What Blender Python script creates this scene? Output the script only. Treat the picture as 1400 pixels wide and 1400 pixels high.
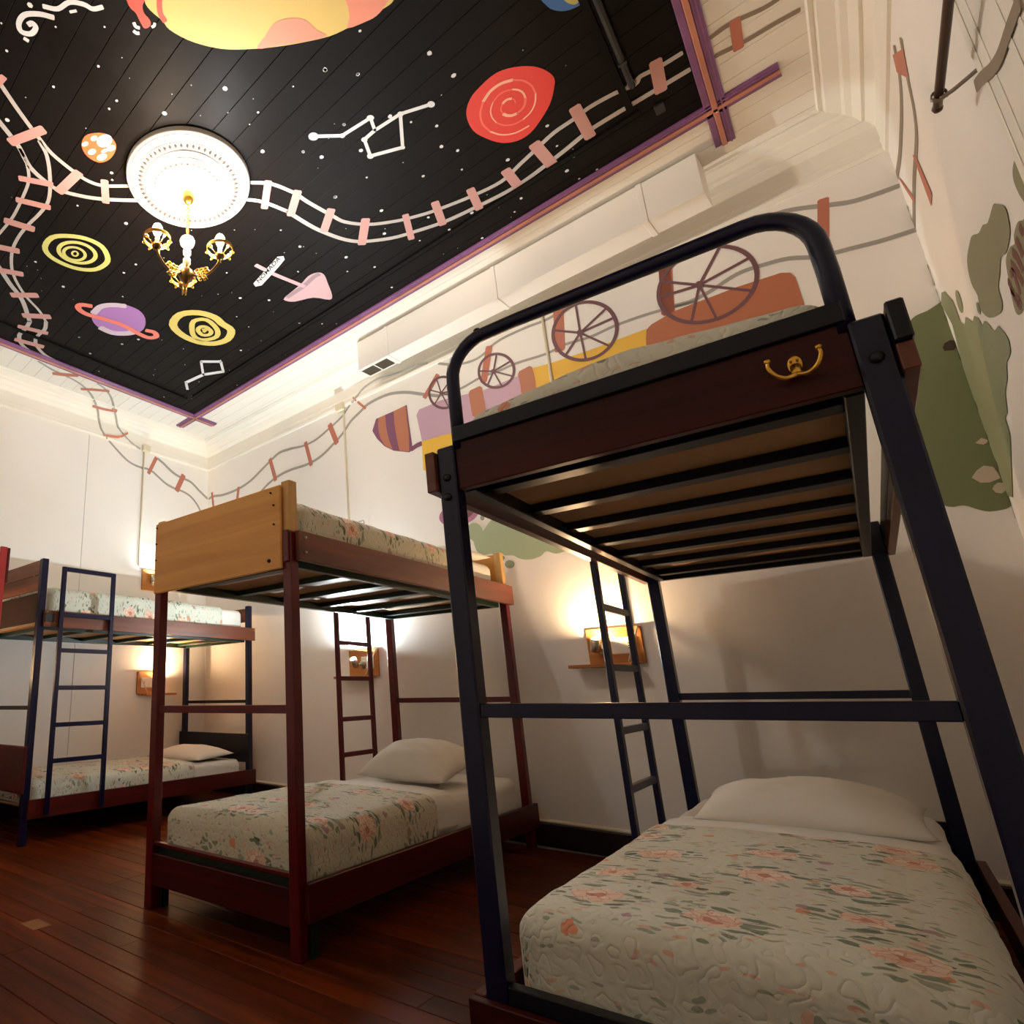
import bpy, bmesh, math, random
from mathutils import Vector, Matrix
random.seed(7)
for o in list(bpy.data.objects): bpy.data.objects.remove(o)
scene = bpy.context.scene
COL = scene.collection

# ------------------------------------------------------------------ camera
cam_d = bpy.data.cameras.new('camera'); cam = bpy.data.objects.new('camera', cam_d); COL.objects.link(cam)
YAW, PITCH, ROLL = 0.744918, 0.268101, -0.020487
cy, sy, cp, sp = math.cos(YAW), math.sin(YAW), math.cos(PITCH), math.sin(PITCH)
Fv = Vector((-sy*cp, cy*cp, sp)); Rv = Vector((cy, sy, 0)); Uv = Rv.cross(Fv)
c_, s_ = math.cos(ROLL), math.sin(ROLL)
R2 = Rv*c_ + Uv*s_; U2 = Uv*c_ - Rv*s_
M = Matrix((( R2.x, U2.x, -Fv.x, 0), (R2.y, U2.y, -Fv.y, 0), (R2.z, U2.z, -Fv.z, 0.86), (0, 0, 0, 1)))
cam.matrix_world = M
cam_d.sensor_width = 36; cam_d.sensor_fit = 'HORIZONTAL'; cam_d.lens = 842.54/1400*36
cam_d.shift_x = (700-389.19)/1400; cam_d.shift_y = (718.55-700)/1400
cam_d.clip_start = 0.02
scene.camera = cam

# ------------------------------------------------------------------ world and exposure
w = bpy.data.worlds.new('world'); scene.world = w; w.use_nodes = True
w.node_tree.nodes['Background'].inputs[0].default_value = (1.0, 0.8, 0.6, 1)
w.node_tree.nodes['Background'].inputs[1].default_value = 0.0
vs = scene.view_settings
vs.view_transform = 'Standard'; vs.look = 'None'; vs.gamma = 1.0; vs.use_curve_mapping = False
vs.exposure = 2.18
BULB = 225.0          # radiance of the chandelier bulbs
READ = 1500.0          # radiance of the reading lamps

# ------------------------------------------------------------------ room dimensions (metres, camera stands at x=0 y=0)
XL, XR, YF, ZC = -4.97, 0.523, -0.62, 3.52
WA = -0.0896291
WD = Vector((math.cos(WA), math.sin(WA), 0)); WN = Vector((-WD.y, WD.x, 0))
def yb(x): return 3.85 + math.tan(WA)*(x+1.6)

# ------------------------------------------------------------------ materials
def lin(c):
    return tuple(((v/255)/12.92 if v/255 <= .04045 else ((v/255+.055)/1.055)**2.4) for v in c)
MATS = {}
def mat(name, rgb, rough=.5, metal=0., spec=.5, noise=None, bump=None, coat=0., alpha=None):
    """rgb is sRGB 0-255. noise=(scale, amount); bump=(scale, strength)"""
    m = bpy.data.materials.new(name); m.use_nodes = True; MATS[name] = m
    nt = m.node_tree; b = nt.nodes['Principled BSDF']; c = lin(rgb)
    b.inputs['Base Color'].default_value = (*c, 1); b.inputs['Roughness'].default_value = rough
    b.inputs['Metallic'].default_value = metal; b.inputs['Specular IOR Level'].default_value = spec
    b.inputs['Coat Weight'].default_value = coat; b.inputs['Coat Roughness'].default_value = .12
    tc = nt.nodes.new('ShaderNodeTexCoord')
    if noise:
        n = nt.nodes.new('ShaderNodeTexNoise'); n.inputs['Scale'].default_value = noise[0]; n.inputs['Detail'].default_value = 5
        nt.links.new(tc.outputs['Object'], n.inputs['Vector'])
        mx = nt.nodes.new('ShaderNodeMixRGB'); mx.blend_type = 'MULTIPLY'; mx.inputs['Fac'].default_value = 1
        mx.inputs['Color1'].default_value = (*c, 1)
        r = nt.nodes.new('ShaderNodeMapRange'); r.inputs['From Min'].default_value = .3; r.inputs['From Max'].default_value = .7
        r.inputs['To Min'].default_value = 1-noise[1]; r.inputs['To Max'].default_value = 1+noise[1]*.3
        nt.links.new(n.outputs['Fac'], r.inputs['Value']); nt.links.new(r.outputs['Result'], mx.inputs['Color2'])
        nt.links.new(mx.outputs['Color'], b.inputs['Base Color'])
    if bump:
        n2 = nt.nodes.new('ShaderNodeTexNoise'); n2.inputs['Scale'].default_value = bump[0]; n2.inputs['Detail'].default_value = 4
        nt.links.new(tc.outputs['Object'], n2.inputs['Vector'])
        bp = nt.nodes.new('ShaderNodeBump'); bp.inputs['Strength'].default_value = bump[1]; bp.inputs['Distance'].default_value = .01
        nt.links.new(n2.outputs['Fac'], bp.inputs['Height']); nt.links.new(bp.outputs['Normal'], b.inputs['Normal'])
    return m
def wood(name, rgb1, rgb2, rough=.45, scale=(1.5, 1.5, 14), grain=1.0, rand=.0, coat=0., axis='X', spec=.4):
    """streaky grain along one axis"""
    m = bpy.data.materials.new(name); m.use_nodes = True; MATS[name] = m
    nt = m.node_tree; b = nt.nodes['Principled BSDF']
    tc = nt.nodes.new('ShaderNodeTexCoord'); mp = nt.nodes.new('ShaderNodeMapping')
    s = {'X': (1.2, 18, 18), 'Y': (18, 1.2, 18), 'Z': (18, 18, 1.2)}[axis]
    mp.inputs['Scale'].default_value = s
    oi = nt.nodes.new('ShaderNodeObjectInfo')
    add = nt.nodes.new('ShaderNodeVectorMath'); add.operation = 'ADD'
    mul = nt.nodes.new('ShaderNodeMath'); mul.operation = 'MULTIPLY'; mul.inputs[1].default_value = 37
    nt.links.new(oi.outputs['Random'], mul.inputs[0])
    nt.links.new(tc.outputs['Object'], add.inputs[0]); nt.links.new(mul.outputs[0], add.inputs[1])
    nt.links.new(add.outputs[0], mp.inputs['Vector'])
    n = nt.nodes.new('ShaderNodeTexNoise'); n.inputs['Scale'].default_value = 1.0*grain; n.inputs['Detail'].default_value = 6; n.inputs['Distortion'].default_value = .6
    nt.links.new(mp.outputs['Vector'], n.inputs['Vector'])
    cr = nt.nodes.new('ShaderNodeValToRGB'); cr.color_ramp.elements[0].position = .32; cr.color_ramp.elements[1].position = .68
    cr.color_ramp.elements[0].color = (*lin(rgb1), 1); cr.color_ramp.elements[1].color = (*lin(rgb2), 1)
    nt.links.new(n.outputs['Fac'], cr.inputs['Fac'])
    out = cr.outputs['Color']
    if rand:
        mr = nt.nodes.new('ShaderNodeMapRange'); mr.inputs['To Min'].default_value = 1-rand; mr.inputs['To Max'].default_value = 1+rand
        nt.links.new(oi.outputs['Random'], mr.inputs['Value'])
        mx = nt.nodes.new('ShaderNodeMixRGB'); mx.blend_type = 'MULTIPLY'; mx.inputs['Fac'].default_value = 1
        nt.links.new(out, mx.inputs['Color1']); nt.links.new(mr.outputs['Result'], mx.inputs['Color2']); out = mx.outputs['Color']
    nt.links.new(out, b.inputs['Base Color']); b.inputs['Roughness'].default_value = rough
    b.inputs['Coat Weight'].default_value = coat; b.inputs['Coat Roughness'].default_value = .18; b.inputs['Specular IOR Level'].default_value = spec
    bp = nt.nodes.new('ShaderNodeBump'); bp.inputs['Strength'].default_value = .15; bp.inputs['Distance'].default_value = .004
    nt.links.new(n.outputs['Fac'], bp.inputs['Height']); nt.links.new(bp.outputs['Normal'], b.inputs['Normal'])
    return m
def emit(name, rgb, strength):
    m = bpy.data.materials.new(name); m.use_nodes = True; MATS[m.name] = m
    nt = m.node_tree; nt.nodes.remove(nt.nodes['Principled BSDF'])
    e = nt.nodes.new('ShaderNodeEmission'); e.inputs[0].default_value = (*rgb, 1); e.inputs[1].default_value = strength
    nt.links.new(e.outputs[0], nt.nodes['Material Output'].inputs[0]); return m

wood('boxwood0', (120, 74, 32), (140, 92, 44), .5)
mat('wall_white', (238, 232, 224), .62, bump=(9, .10), noise=(1.3, .04))
mat('ceiling_white', (236, 230, 218), .6, noise=(2, .05))
mat('seam_dark', (60, 45, 34), .9)
mat('cream', (216, 204, 178), .5)
mat('duct_white', (236, 231, 222), .42)
mat('base_brown', (30, 17, 11), .4, noise=(8, .3))
mat('grille', (92, 80, 58), .6, noise=(60, .4))
mat('navy', (9, 12, 46), .3, spec=.3, noise=(14, .2), bump=(40, .05), coat=.1)
mat('navy_dark', (8, 9, 22), .38, spec=.3, noise=(14, .25))
mat('redpaint', (92, 8, 14), .3, spec=.4, noise=(12, .25), bump=(40, .05), coat=.1)
mat('redbright', (168, 44, 46), .32, noise=(12, .2))
mat('green_frame', (14, 42, 32), .35, noise=(12, .3))
mat('bolt', (22, 22, 32), .3, metal=.3)
mat('screw', (190, 180, 165), .35, metal=.8)
mat('brass', (214, 164, 70), .3, metal=1.)
mat('brass_dark', (112, 84, 46), .32, metal=.9)
mat('crystal', (240, 232, 214), .05); MATS['crystal'].node_tree.nodes['Principled BSDF'].inputs['Transmission Weight'].default_value = .85
mat('steel', (176, 166, 150), .3, metal=1.)
mat('plaster', (206, 199, 190), .6, bump=(60, .08))
mat('plaster_grime_shade', (96, 86, 76), .8)  # crevice grime plus relief shade put into one dark colour
mat('plastic_white', (236, 232, 222), .35)
mat('black', (14, 13, 13), .6)
mat('sheet', (226, 222, 214), .85, bump=(14, .22))
mat('pillow', (228, 222, 212), .85, bump=(11, .28))
mat('blackmattress', (58, 36, 26), .9, noise=(6, .3))
mat('plyslab', (178, 136, 90), .7, noise=(4, .25))
mat('pipe_black', (22, 19, 18), .5)
mat('rod_wood', (74, 42, 22), .4, noise=(20, .3))
mat('bracket', (126, 110, 96), .5, metal=.3)
mat('frame_purple', (132, 84, 130), .42, noise=(7, .25))
mat('frame_orange', (190, 124, 104), .42, noise=(7, .2))
mat('inner_black', (13, 11, 10), .6, spec=.08)
wood('ply', (204, 138, 64), (226, 166, 88), .42, axis='X', grain=.8)
wood('pine', (196, 150, 84), (222, 182, 116), .45, axis='Z')
wood('board_brown', (84, 38, 22), (122, 62, 36), .4, axis='Y', coat=.15)
wood('board_brownx', (104, 56, 34), (140, 84, 52), .42, axis='X', coat=.1)
wood('board_red', (46, 7, 5), (70, 14, 8), .4, axis='X', spec=.2)
wood('board_redy', (58, 9, 7), (84, 17, 11), .38, axis='Y', spec=.3)
wood('boxwood', (166, 104, 44), (196, 134, 66), .45, axis='X')
wood('floorwood', (60, 20, 3), (104, 42, 7), .4, axis='X', rand=.32, spec=.1)
PCOL = dict(rail=(176, 166, 160), tie=(190, 138, 130), railw=(140, 124, 106), tiew=(186, 112, 90), railg=(160, 155, 146), white=(208, 204, 202),
    plyellow=(208, 176, 92), plorange=(222, 134, 106), limb=(226, 62, 40), orange=(222, 92, 46), lime=(194, 188, 106), yellow=(202, 180, 92),
    purple=(160, 108, 168), grey=(196, 176, 188), coral=(224, 116, 98), rock=(196, 156, 160), rockd=(150, 124, 128), red=(216, 46, 34), pinkl=(238, 170, 140),
    redl=(236, 100, 78), blue=(50, 104, 168), maroonp=(128, 78, 106), trainbrown=(182, 116, 86), lilac=(196, 160, 176), trainyellow=(234, 184, 62),
    trainorange=(180, 108, 74), wheel=(112, 74, 78), bush=(164, 176, 140), bushd=(140, 146, 118), flower=(176, 116, 148), bushc=(116, 122, 82), bushr=(136, 142, 110),
    leaf=(134, 132, 100), maroon=(110, 56, 48), crack=(58, 44, 30), chip=(206, 186, 162))
for k, v in PCOL.items(): mat('paint_'+k, v, .55)

# ceiling boards: painted black inside the panel, white round it (paint follows the place, not the light)
def ceiling_board_material():
    m = bpy.data.materials.new('ceiling_board'); m.use_nodes = True; MATS['ceiling_board'] = m
    nt = m.node_tree; b = nt.nodes['Principled BSDF']; L = nt.links.new
    g = nt.nodes.new('ShaderNodeNewGeometry'); sx = nt.nodes.new('ShaderNodeSeparateXYZ'); L(g.outputs['Position'], sx.inputs[0])
    def math_(op, a, v):
        n = nt.nodes.new('ShaderNodeMath'); n.operation = op
        if hasattr(a, 'links'): L(a, n.inputs[0])
        else: n.inputs[0].default_value = a
        if hasattr(v, 'links'): L(v, n.inputs[1])
        else: n.inputs[1].default_value = v
        return n.outputs[0]
    inx = math_('MULTIPLY', math_('GREATER_THAN', sx.outputs[0], -4.41), math_('LESS_THAN', sx.outputs[0], -.03))
    dw = nt.nodes.new('ShaderNodeVectorMath'); dw.operation = 'DOT_PRODUCT'; L(g.outputs['Position'], dw.inputs[0]); dw.inputs[1].default_value = WN
    lim = Vector((-1.6, 3.256, 0)).dot(WN)
    iny = math_('MULTIPLY', math_('LESS_THAN', dw.outputs['Value'], lim), math_('GREATER_THAN', sx.outputs[1], -.03))
    fac = math_('MULTIPLY', inx, iny)
    n = nt.nodes.new('ShaderNodeTexNoise'); n.inputs['Scale'].default_value = 1.4; n.inputs['Detail'].default_value = 6; L(g.outputs['Position'], n.inputs['Vector'])
    cb = nt.nodes.new('ShaderNodeValToRGB'); cb.color_ramp.elements[0].color = (*lin((15, 12, 10)), 1); cb.color_ramp.elements[1].color = (*lin((24, 19, 17)), 1)
    L(n.outputs['Fac'], cb.inputs['Fac'])
    cw = nt.nodes.new('ShaderNodeValToRGB'); cw.color_ramp.elements[0].color = (*lin((228, 220, 206)), 1); cw.color_ramp.elements[1].color = (*lin((238, 232, 222)), 1)
    L(n.outputs['Fac'], cw.inputs['Fac'])
    mx = nt.nodes.new('ShaderNodeMixRGB'); L(fac, mx.inputs['Fac']); L(cw.outputs[0], mx.inputs['Color1']); L(cb.outputs[0], mx.inputs['Color2'])
    L(mx.outputs[0], b.inputs['Base Color'])
    b.inputs['Roughness'].default_value = .5; b.inputs['Specular IOR Level'].default_value = .06
    n2 = nt.nodes.new('ShaderNodeTexNoise'); n2.inputs['Scale'].default_value = 14; L(g.outputs['Position'], n2.inputs['Vector'])
    bp = nt.nodes.new('ShaderNodeBump'); bp.inputs['Strength'].default_value = .12; bp.inputs['Distance'].default_value = .01
    L(n2.outputs['Fac'], bp.inputs['Height']); L(bp.outputs['Normal'], b.inputs['Normal'])
ceiling_board_material()

# quilted bedspread: sage cotton printed with roses, leaves and small sprigs, stitched all over
def quilt_material(name, ground, seed):
    m = bpy.data.materials.new(name); m.use_nodes = True; MATS[name] = m
    nt = m.node_tree; b = nt.nodes['Principled BSDF']; L = nt.links.new
    tc = nt.nodes.new('ShaderNodeTexCoord'); mp = nt.nodes.new('ShaderNodeMapping'); mp.inputs['Location'].default_value = (seed*3.7, seed*1.9, 0)
    L(tc.outputs['UV'], mp.inputs['Vector']); uv = mp.outputs['Vector']        # metres across the cloth
    def noise(scale, detail=3, src=uv):
        n = nt.nodes.new('ShaderNodeTexNoise'); n.noise_dimensions = '2D'; n.inputs['Scale'].default_value = scale; n.inputs['Detail'].default_value = detail; L(src, n.inputs['Vector']); return n
    def vor(scale, src, rnd=1., feature='F1'):
        v = nt.nodes.new('ShaderNodeTexVoronoi'); v.voronoi_dimensions = '2D'; v.feature = feature; v.inputs['Scale'].default_value = scale; v.inputs['Randomness'].default_value = rnd; L(src, v.inputs['Vector']); return v
    def mth(op, a, bb=None, cl=False):
        n = nt.nodes.new('ShaderNodeMath'); n.operation = op; n.use_clamp = cl
        for i, q in enumerate((a, bb)):
            if q is None: continue
            if hasattr(q, 'links'): L(q, n.inputs[i])
            else: n.inputs[i].default_value = q
        return n.outputs[0]
    def mix(f, c1, c2, blend='MIX'):
        n = nt.nodes.new('ShaderNodeMixRGB'); n.blend_type = blend
        if hasattr(f, 'links'): L(f, n.inputs['Fac'])
        else: n.inputs['Fac'].default_value = f
        for q, i in ((c1, 'Color1'), (c2, 'Color2')):
            if hasattr(q, 'links'): L(q, n.inputs[i])
            else: n.inputs[i].default_value = (*lin(q), 1)
        return n.outputs[0]
    def wobble(scale, amount, src=uv):
        nz = noise(scale, 2, src)
        sub = nt.nodes.new('ShaderNodeVectorMath'); sub.operation = 'SUBTRACT'; sub.inputs[1].default_value = (.5, .5, .5); L(nz.outputs['Color'], sub.inputs[0])
        sc = nt.nodes.new('ShaderNodeVectorMath'); sc.operation = 'SCALE'; sc.inputs['Scale'].default_value = amount; L(sub.outputs[0], sc.inputs[0])
        ad = nt.nodes.new('ShaderNodeVectorMath'); ad.operation = 'ADD'; L(src, ad.inputs[0]); L(sc.outputs[0], ad.inputs[1]); return ad.outputs[0]
    def sep(v): n = nt.nodes.new('ShaderNodeSeparateColor'); L(v.outputs['Color'], n.inputs[0]); return n.outputs
    wv = wobble(22, .045)
    big = vor(3.9, wv, .75); d = mth('DIVIDE', big.outputs['Distance'], 3.9); bs = sep(big)
    rose_r = mth('ADD', mth('MULTIPLY', bs[0], .030), .034)            # radius of each blossom
    # leaves: slender cells in two directions round the blossoms
    def leaves(rot, scale, thr, pick, reach):
        ml = nt.nodes.new('ShaderNodeMapping'); ml.inputs['Rotation'].default_value = (0, 0, rot); ml.inputs['Scale'].default_value = (1, 2.3, 1); L(wobble(9, .06), ml.inputs['Vector'])
        lv = vor(scale, ml.outputs['Vector']); s_ = sep(lv)
        f = mth('MULTIPLY', mth('MULTIPLY', mth('LESS_THAN', d, reach), mth('LESS_THAN', lv.outputs['Distance'], thr)), mth('GREATER_THAN', s_[0], pick))
        return f, s_
    f1, s1 = leaves(.6, 17, .38, .52, .092); f2, s2 = leaves(-.9, 21, .36, .60, .105)
    f3, s3 = leaves(1.7, 36, .34, .78, .20)
    c1 = mix(s1[1], (84, 96, 76), (138, 146, 120)); c2 = mix(s2[1], (116, 122, 100), (164, 166, 142))
    c3 = mix(mth('GREATER_THAN', s3[1], .6), (156, 160, 138), (214, 172, 150))
    # rose petals
    pv = vor(38, wobble(30, .03)); ps = sep(pv); pe = vor(38, wobble(30, .03), 1., 'DISTANCE_TO_EDGE')
    petal = mix(ps[0], (224, 182, 158), (238, 218, 198)); petal = mix(mth('LESS_THAN', pe.outputs['Distance'], .07), petal, (212, 160, 136))
    rose = mth('LESS_THAN', d, rose_r); heart = mth('LESS_THAN', d, .014)
    # small lilac and orange buds
    bv = vor(11, wobble(30, .03)); s4 = sep(bv); bud = mth('MULTIPLY', mth('LESS_THAN', bv.outputs['Distance'], .17), mth('GREATER_THAN', s4[0], .80))
    budc = mix(mth('GREATER_THAN', s4[1], .5), (172, 138, 142), (214, 142, 108))
    base = noise(3, 3); ground2 = tuple(int(v*.93) for v in ground)
    col = mix(base.outputs['Fac'], ground2, ground)
    for f, c in ((f3, c3), (bud, budc), (f2, c2), (f1, c1), (rose, petal), (heart, (200, 128, 104))): col = mix(f, col, c)
    L(col, b.inputs['Base Color']); b.inputs['Roughness'].default_value = .9; b.inputs['Sheen Weight'].default_value = .1
    # meandering stipple stitching: valleys along contour lines of a noise field
    n1 = noise(24, 1); pp = mth('PINGPONG', mth('MULTIPLY', n1.outputs['Fac'], 7.5), 1.0)
    h = mth('POWER', mth('MINIMUM', mth('MULTIPLY', pp, 1.5), 1.0), .5)
    bp = nt.nodes.new('ShaderNodeBump'); bp.inputs['Strength'].default_value = .42; bp.inputs['Distance'].default_value = .005
    L(h, bp.inputs['Height']); L(bp.outputs['Normal'], b.inputs['Normal'])
quilt_material('quilt_near', (216, 212, 194), 1)
quilt_material('quilt_mid', (214, 208, 184), 2)
quilt_material('quilt_far', (212, 214, 198), 3)

# ------------------------------------------------------------------ helpers
def obj(name, me, material, parent=None, loc=None):
    o = bpy.data.objects.new(name, me); COL.objects.link(o)
    if material is not None and len(me.materials) == 0: me.materials.append(MATS[material])
    if parent is not None: o.parent = parent
    if loc is not None: o.location = loc
    return o
def thing(name, label, cat, loc=(0, 0, 0), group=None):
    o = bpy.data.objects.new(name, None); COL.objects.link(o); o.empty_display_size = .05
    o.location = loc; o['label'] = label; o['category'] = cat
    if group: o['group'] = group
    return o
def tag(o, label, cat, group=None):
    o['label'] = label; o['category'] = cat
    if group: o['group'] = group
    return o
def struct(name, me, material, label=None):
    o = obj(name, me, material); o['kind'] = 'structure'
    if label: o['label'] = label
    return o
def mesh_of(bm, smooth=False, angle=None):
    me = bpy.data.meshes.new('m'); bm.normal_update(); bm.to_mesh(me); bm.free()
    if smooth:
        for p in me.polygons: p.use_smooth = True
    return me
def boxm(x0, x1, y0, y1, z0, z1, bev=.0, bm=None):
    own = bm is None
    if own: bm = bmesh.new()
    v = [bm.verts.new(c) for c in ((x0,y0,z0),(x1,y0,z0),(x1,y1,z0),(x0,y1,z0),(x0,y0,z1),(x1,y0,z1),(x1,y1,z1),(x0,y1,z1))]
    f = [bm.faces.new([v[i] for i in q]) for q in ((3,2,1,0),(4,5,6,7),(0,1,5,4),(1,2,6,5),(2,3,7,6),(3,0,4,7))]
    if bev:
        es = list({e for q in f for e in q.edges})
        bmesh.ops.bevel(bm, geom=es, offset=bev, segments=1, affect='EDGES')
    return mesh_of(bm) if own else bm
def box(name, m, parent, x0, x1, y0, y1, z0, z1, bev=.002):
    """part in the parent's local frame (parents carry world offsets)"""
    p = parent.location if parent is not None else Vector((0, 0, 0))
    me = boxm(x0-p.x, x1-p.x, y0-p.y, y1-p.y, z0-p.z, z1-p.z, bev)
    return obj(name, me, m, parent)
def lathe(prof, n=24, bm=None, cx=0, cy=0, caps=True):
    own = bm is None
    if own: bm = bmesh.new()
    rings = []
    for r, z in prof:
        if r < 1e-5: rings.append([bm.verts.new((cx, cy, z))])
        else: rings.append([bm.verts.new((cx+r*math.cos(2*math.pi*k/n), cy+r*math.sin(2*math.pi*k/n), z)) for k in range(n)])
    for a, b in zip(rings, rings[1:]):
        for k in range(n):
            q = [a[k % len(a)], a[(k+1) % len(a)], b[(k+1) % len(b)], b[k % len(b)]]
            u = []
            for t in q:
                if t not in u: u.append(t)
            if len(u) > 2:
                try: bm.faces.new(u)
                except ValueError: pass
    if own:
        bmesh.ops.recalc_face_normals(bm, faces=bm.faces)
        return mesh_of(bm, True)
    return bm
def tube(pts, r, n=10, bm=None, closed=False, taper=None):
    own = bm is None
    if own: bm = bmesh.new()
    P = [Vector(p) for p in pts]; rings = []; N = len(P); up = None
    for i in range(N):
        if closed: t = (P[(i+1) % N]-P[i-1]).normalized()
        else: t = (P[min(i+1, N-1)]-P[max(i-1, 0)]).normalized()
        if up is None:
            up = Vector((0, 0, 1)) if abs(t.z) < .9 else Vector((1, 0, 0))
        s = t.cross(up).normalized(); up = s.cross(t).normalized()
        rr = r if taper is None else r*taper[i]
        rings.append([bm.verts.new(P[i]+(s*math.cos(2*math.pi*k/n)+up*math.sin(2*math.pi*k/n))*rr) for k in range(n)])
    pairs = list(zip(rings, rings[1:])) + ([(rings[-1], rings[0])] if closed else [])
    for a, b in pairs:
        for k in range(n): bm.faces.new((a[k], a[(k+1) % n], b[(k+1) % n], b[k]))
    if not closed:
        bm.faces.new(rings[0][::-1]); bm.faces.new(rings[-1])
    bmesh.ops.recalc_face_normals(bm, faces=bm.faces)
    return mesh_of(bm, True) if own else bm
def smooth_path(pts, n=4, closed=False):
    P = [Vector(p) for p in pts]
    if len(P) < 3: return P
    Q = [P[-1]]+P+[P[0], P[1]] if closed else [P[0]*2-P[1]]+P+[P[-1]*2-P[-2]]
    out = []
    for i in range(1, len(Q)-2):
        a, b, c, d = Q[i-1:i+3]
        for k in range(n):
            t = k/n
            out.append(.5*((2*b)+(c-a)*t+(2*a-5*b+4*c-d)*t*t+(3*b-a-3*c+d)*t**3))
    if not closed: out.append(P[-1])
    return out
def sphere(r, loc=(0, 0, 0), sx=1, sy=1, sz=1, n=16):
    bm = bmesh.new(); bmesh.ops.create_uvsphere(bm, u_segments=n, v_segments=n//2+2, radius=r)
    bmesh.ops.scale(bm, vec=(sx, sy, sz), verts=bm.verts); bmesh.ops.translate(bm, vec=loc, verts=bm.verts)
    return mesh_of(bm, True)
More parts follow.
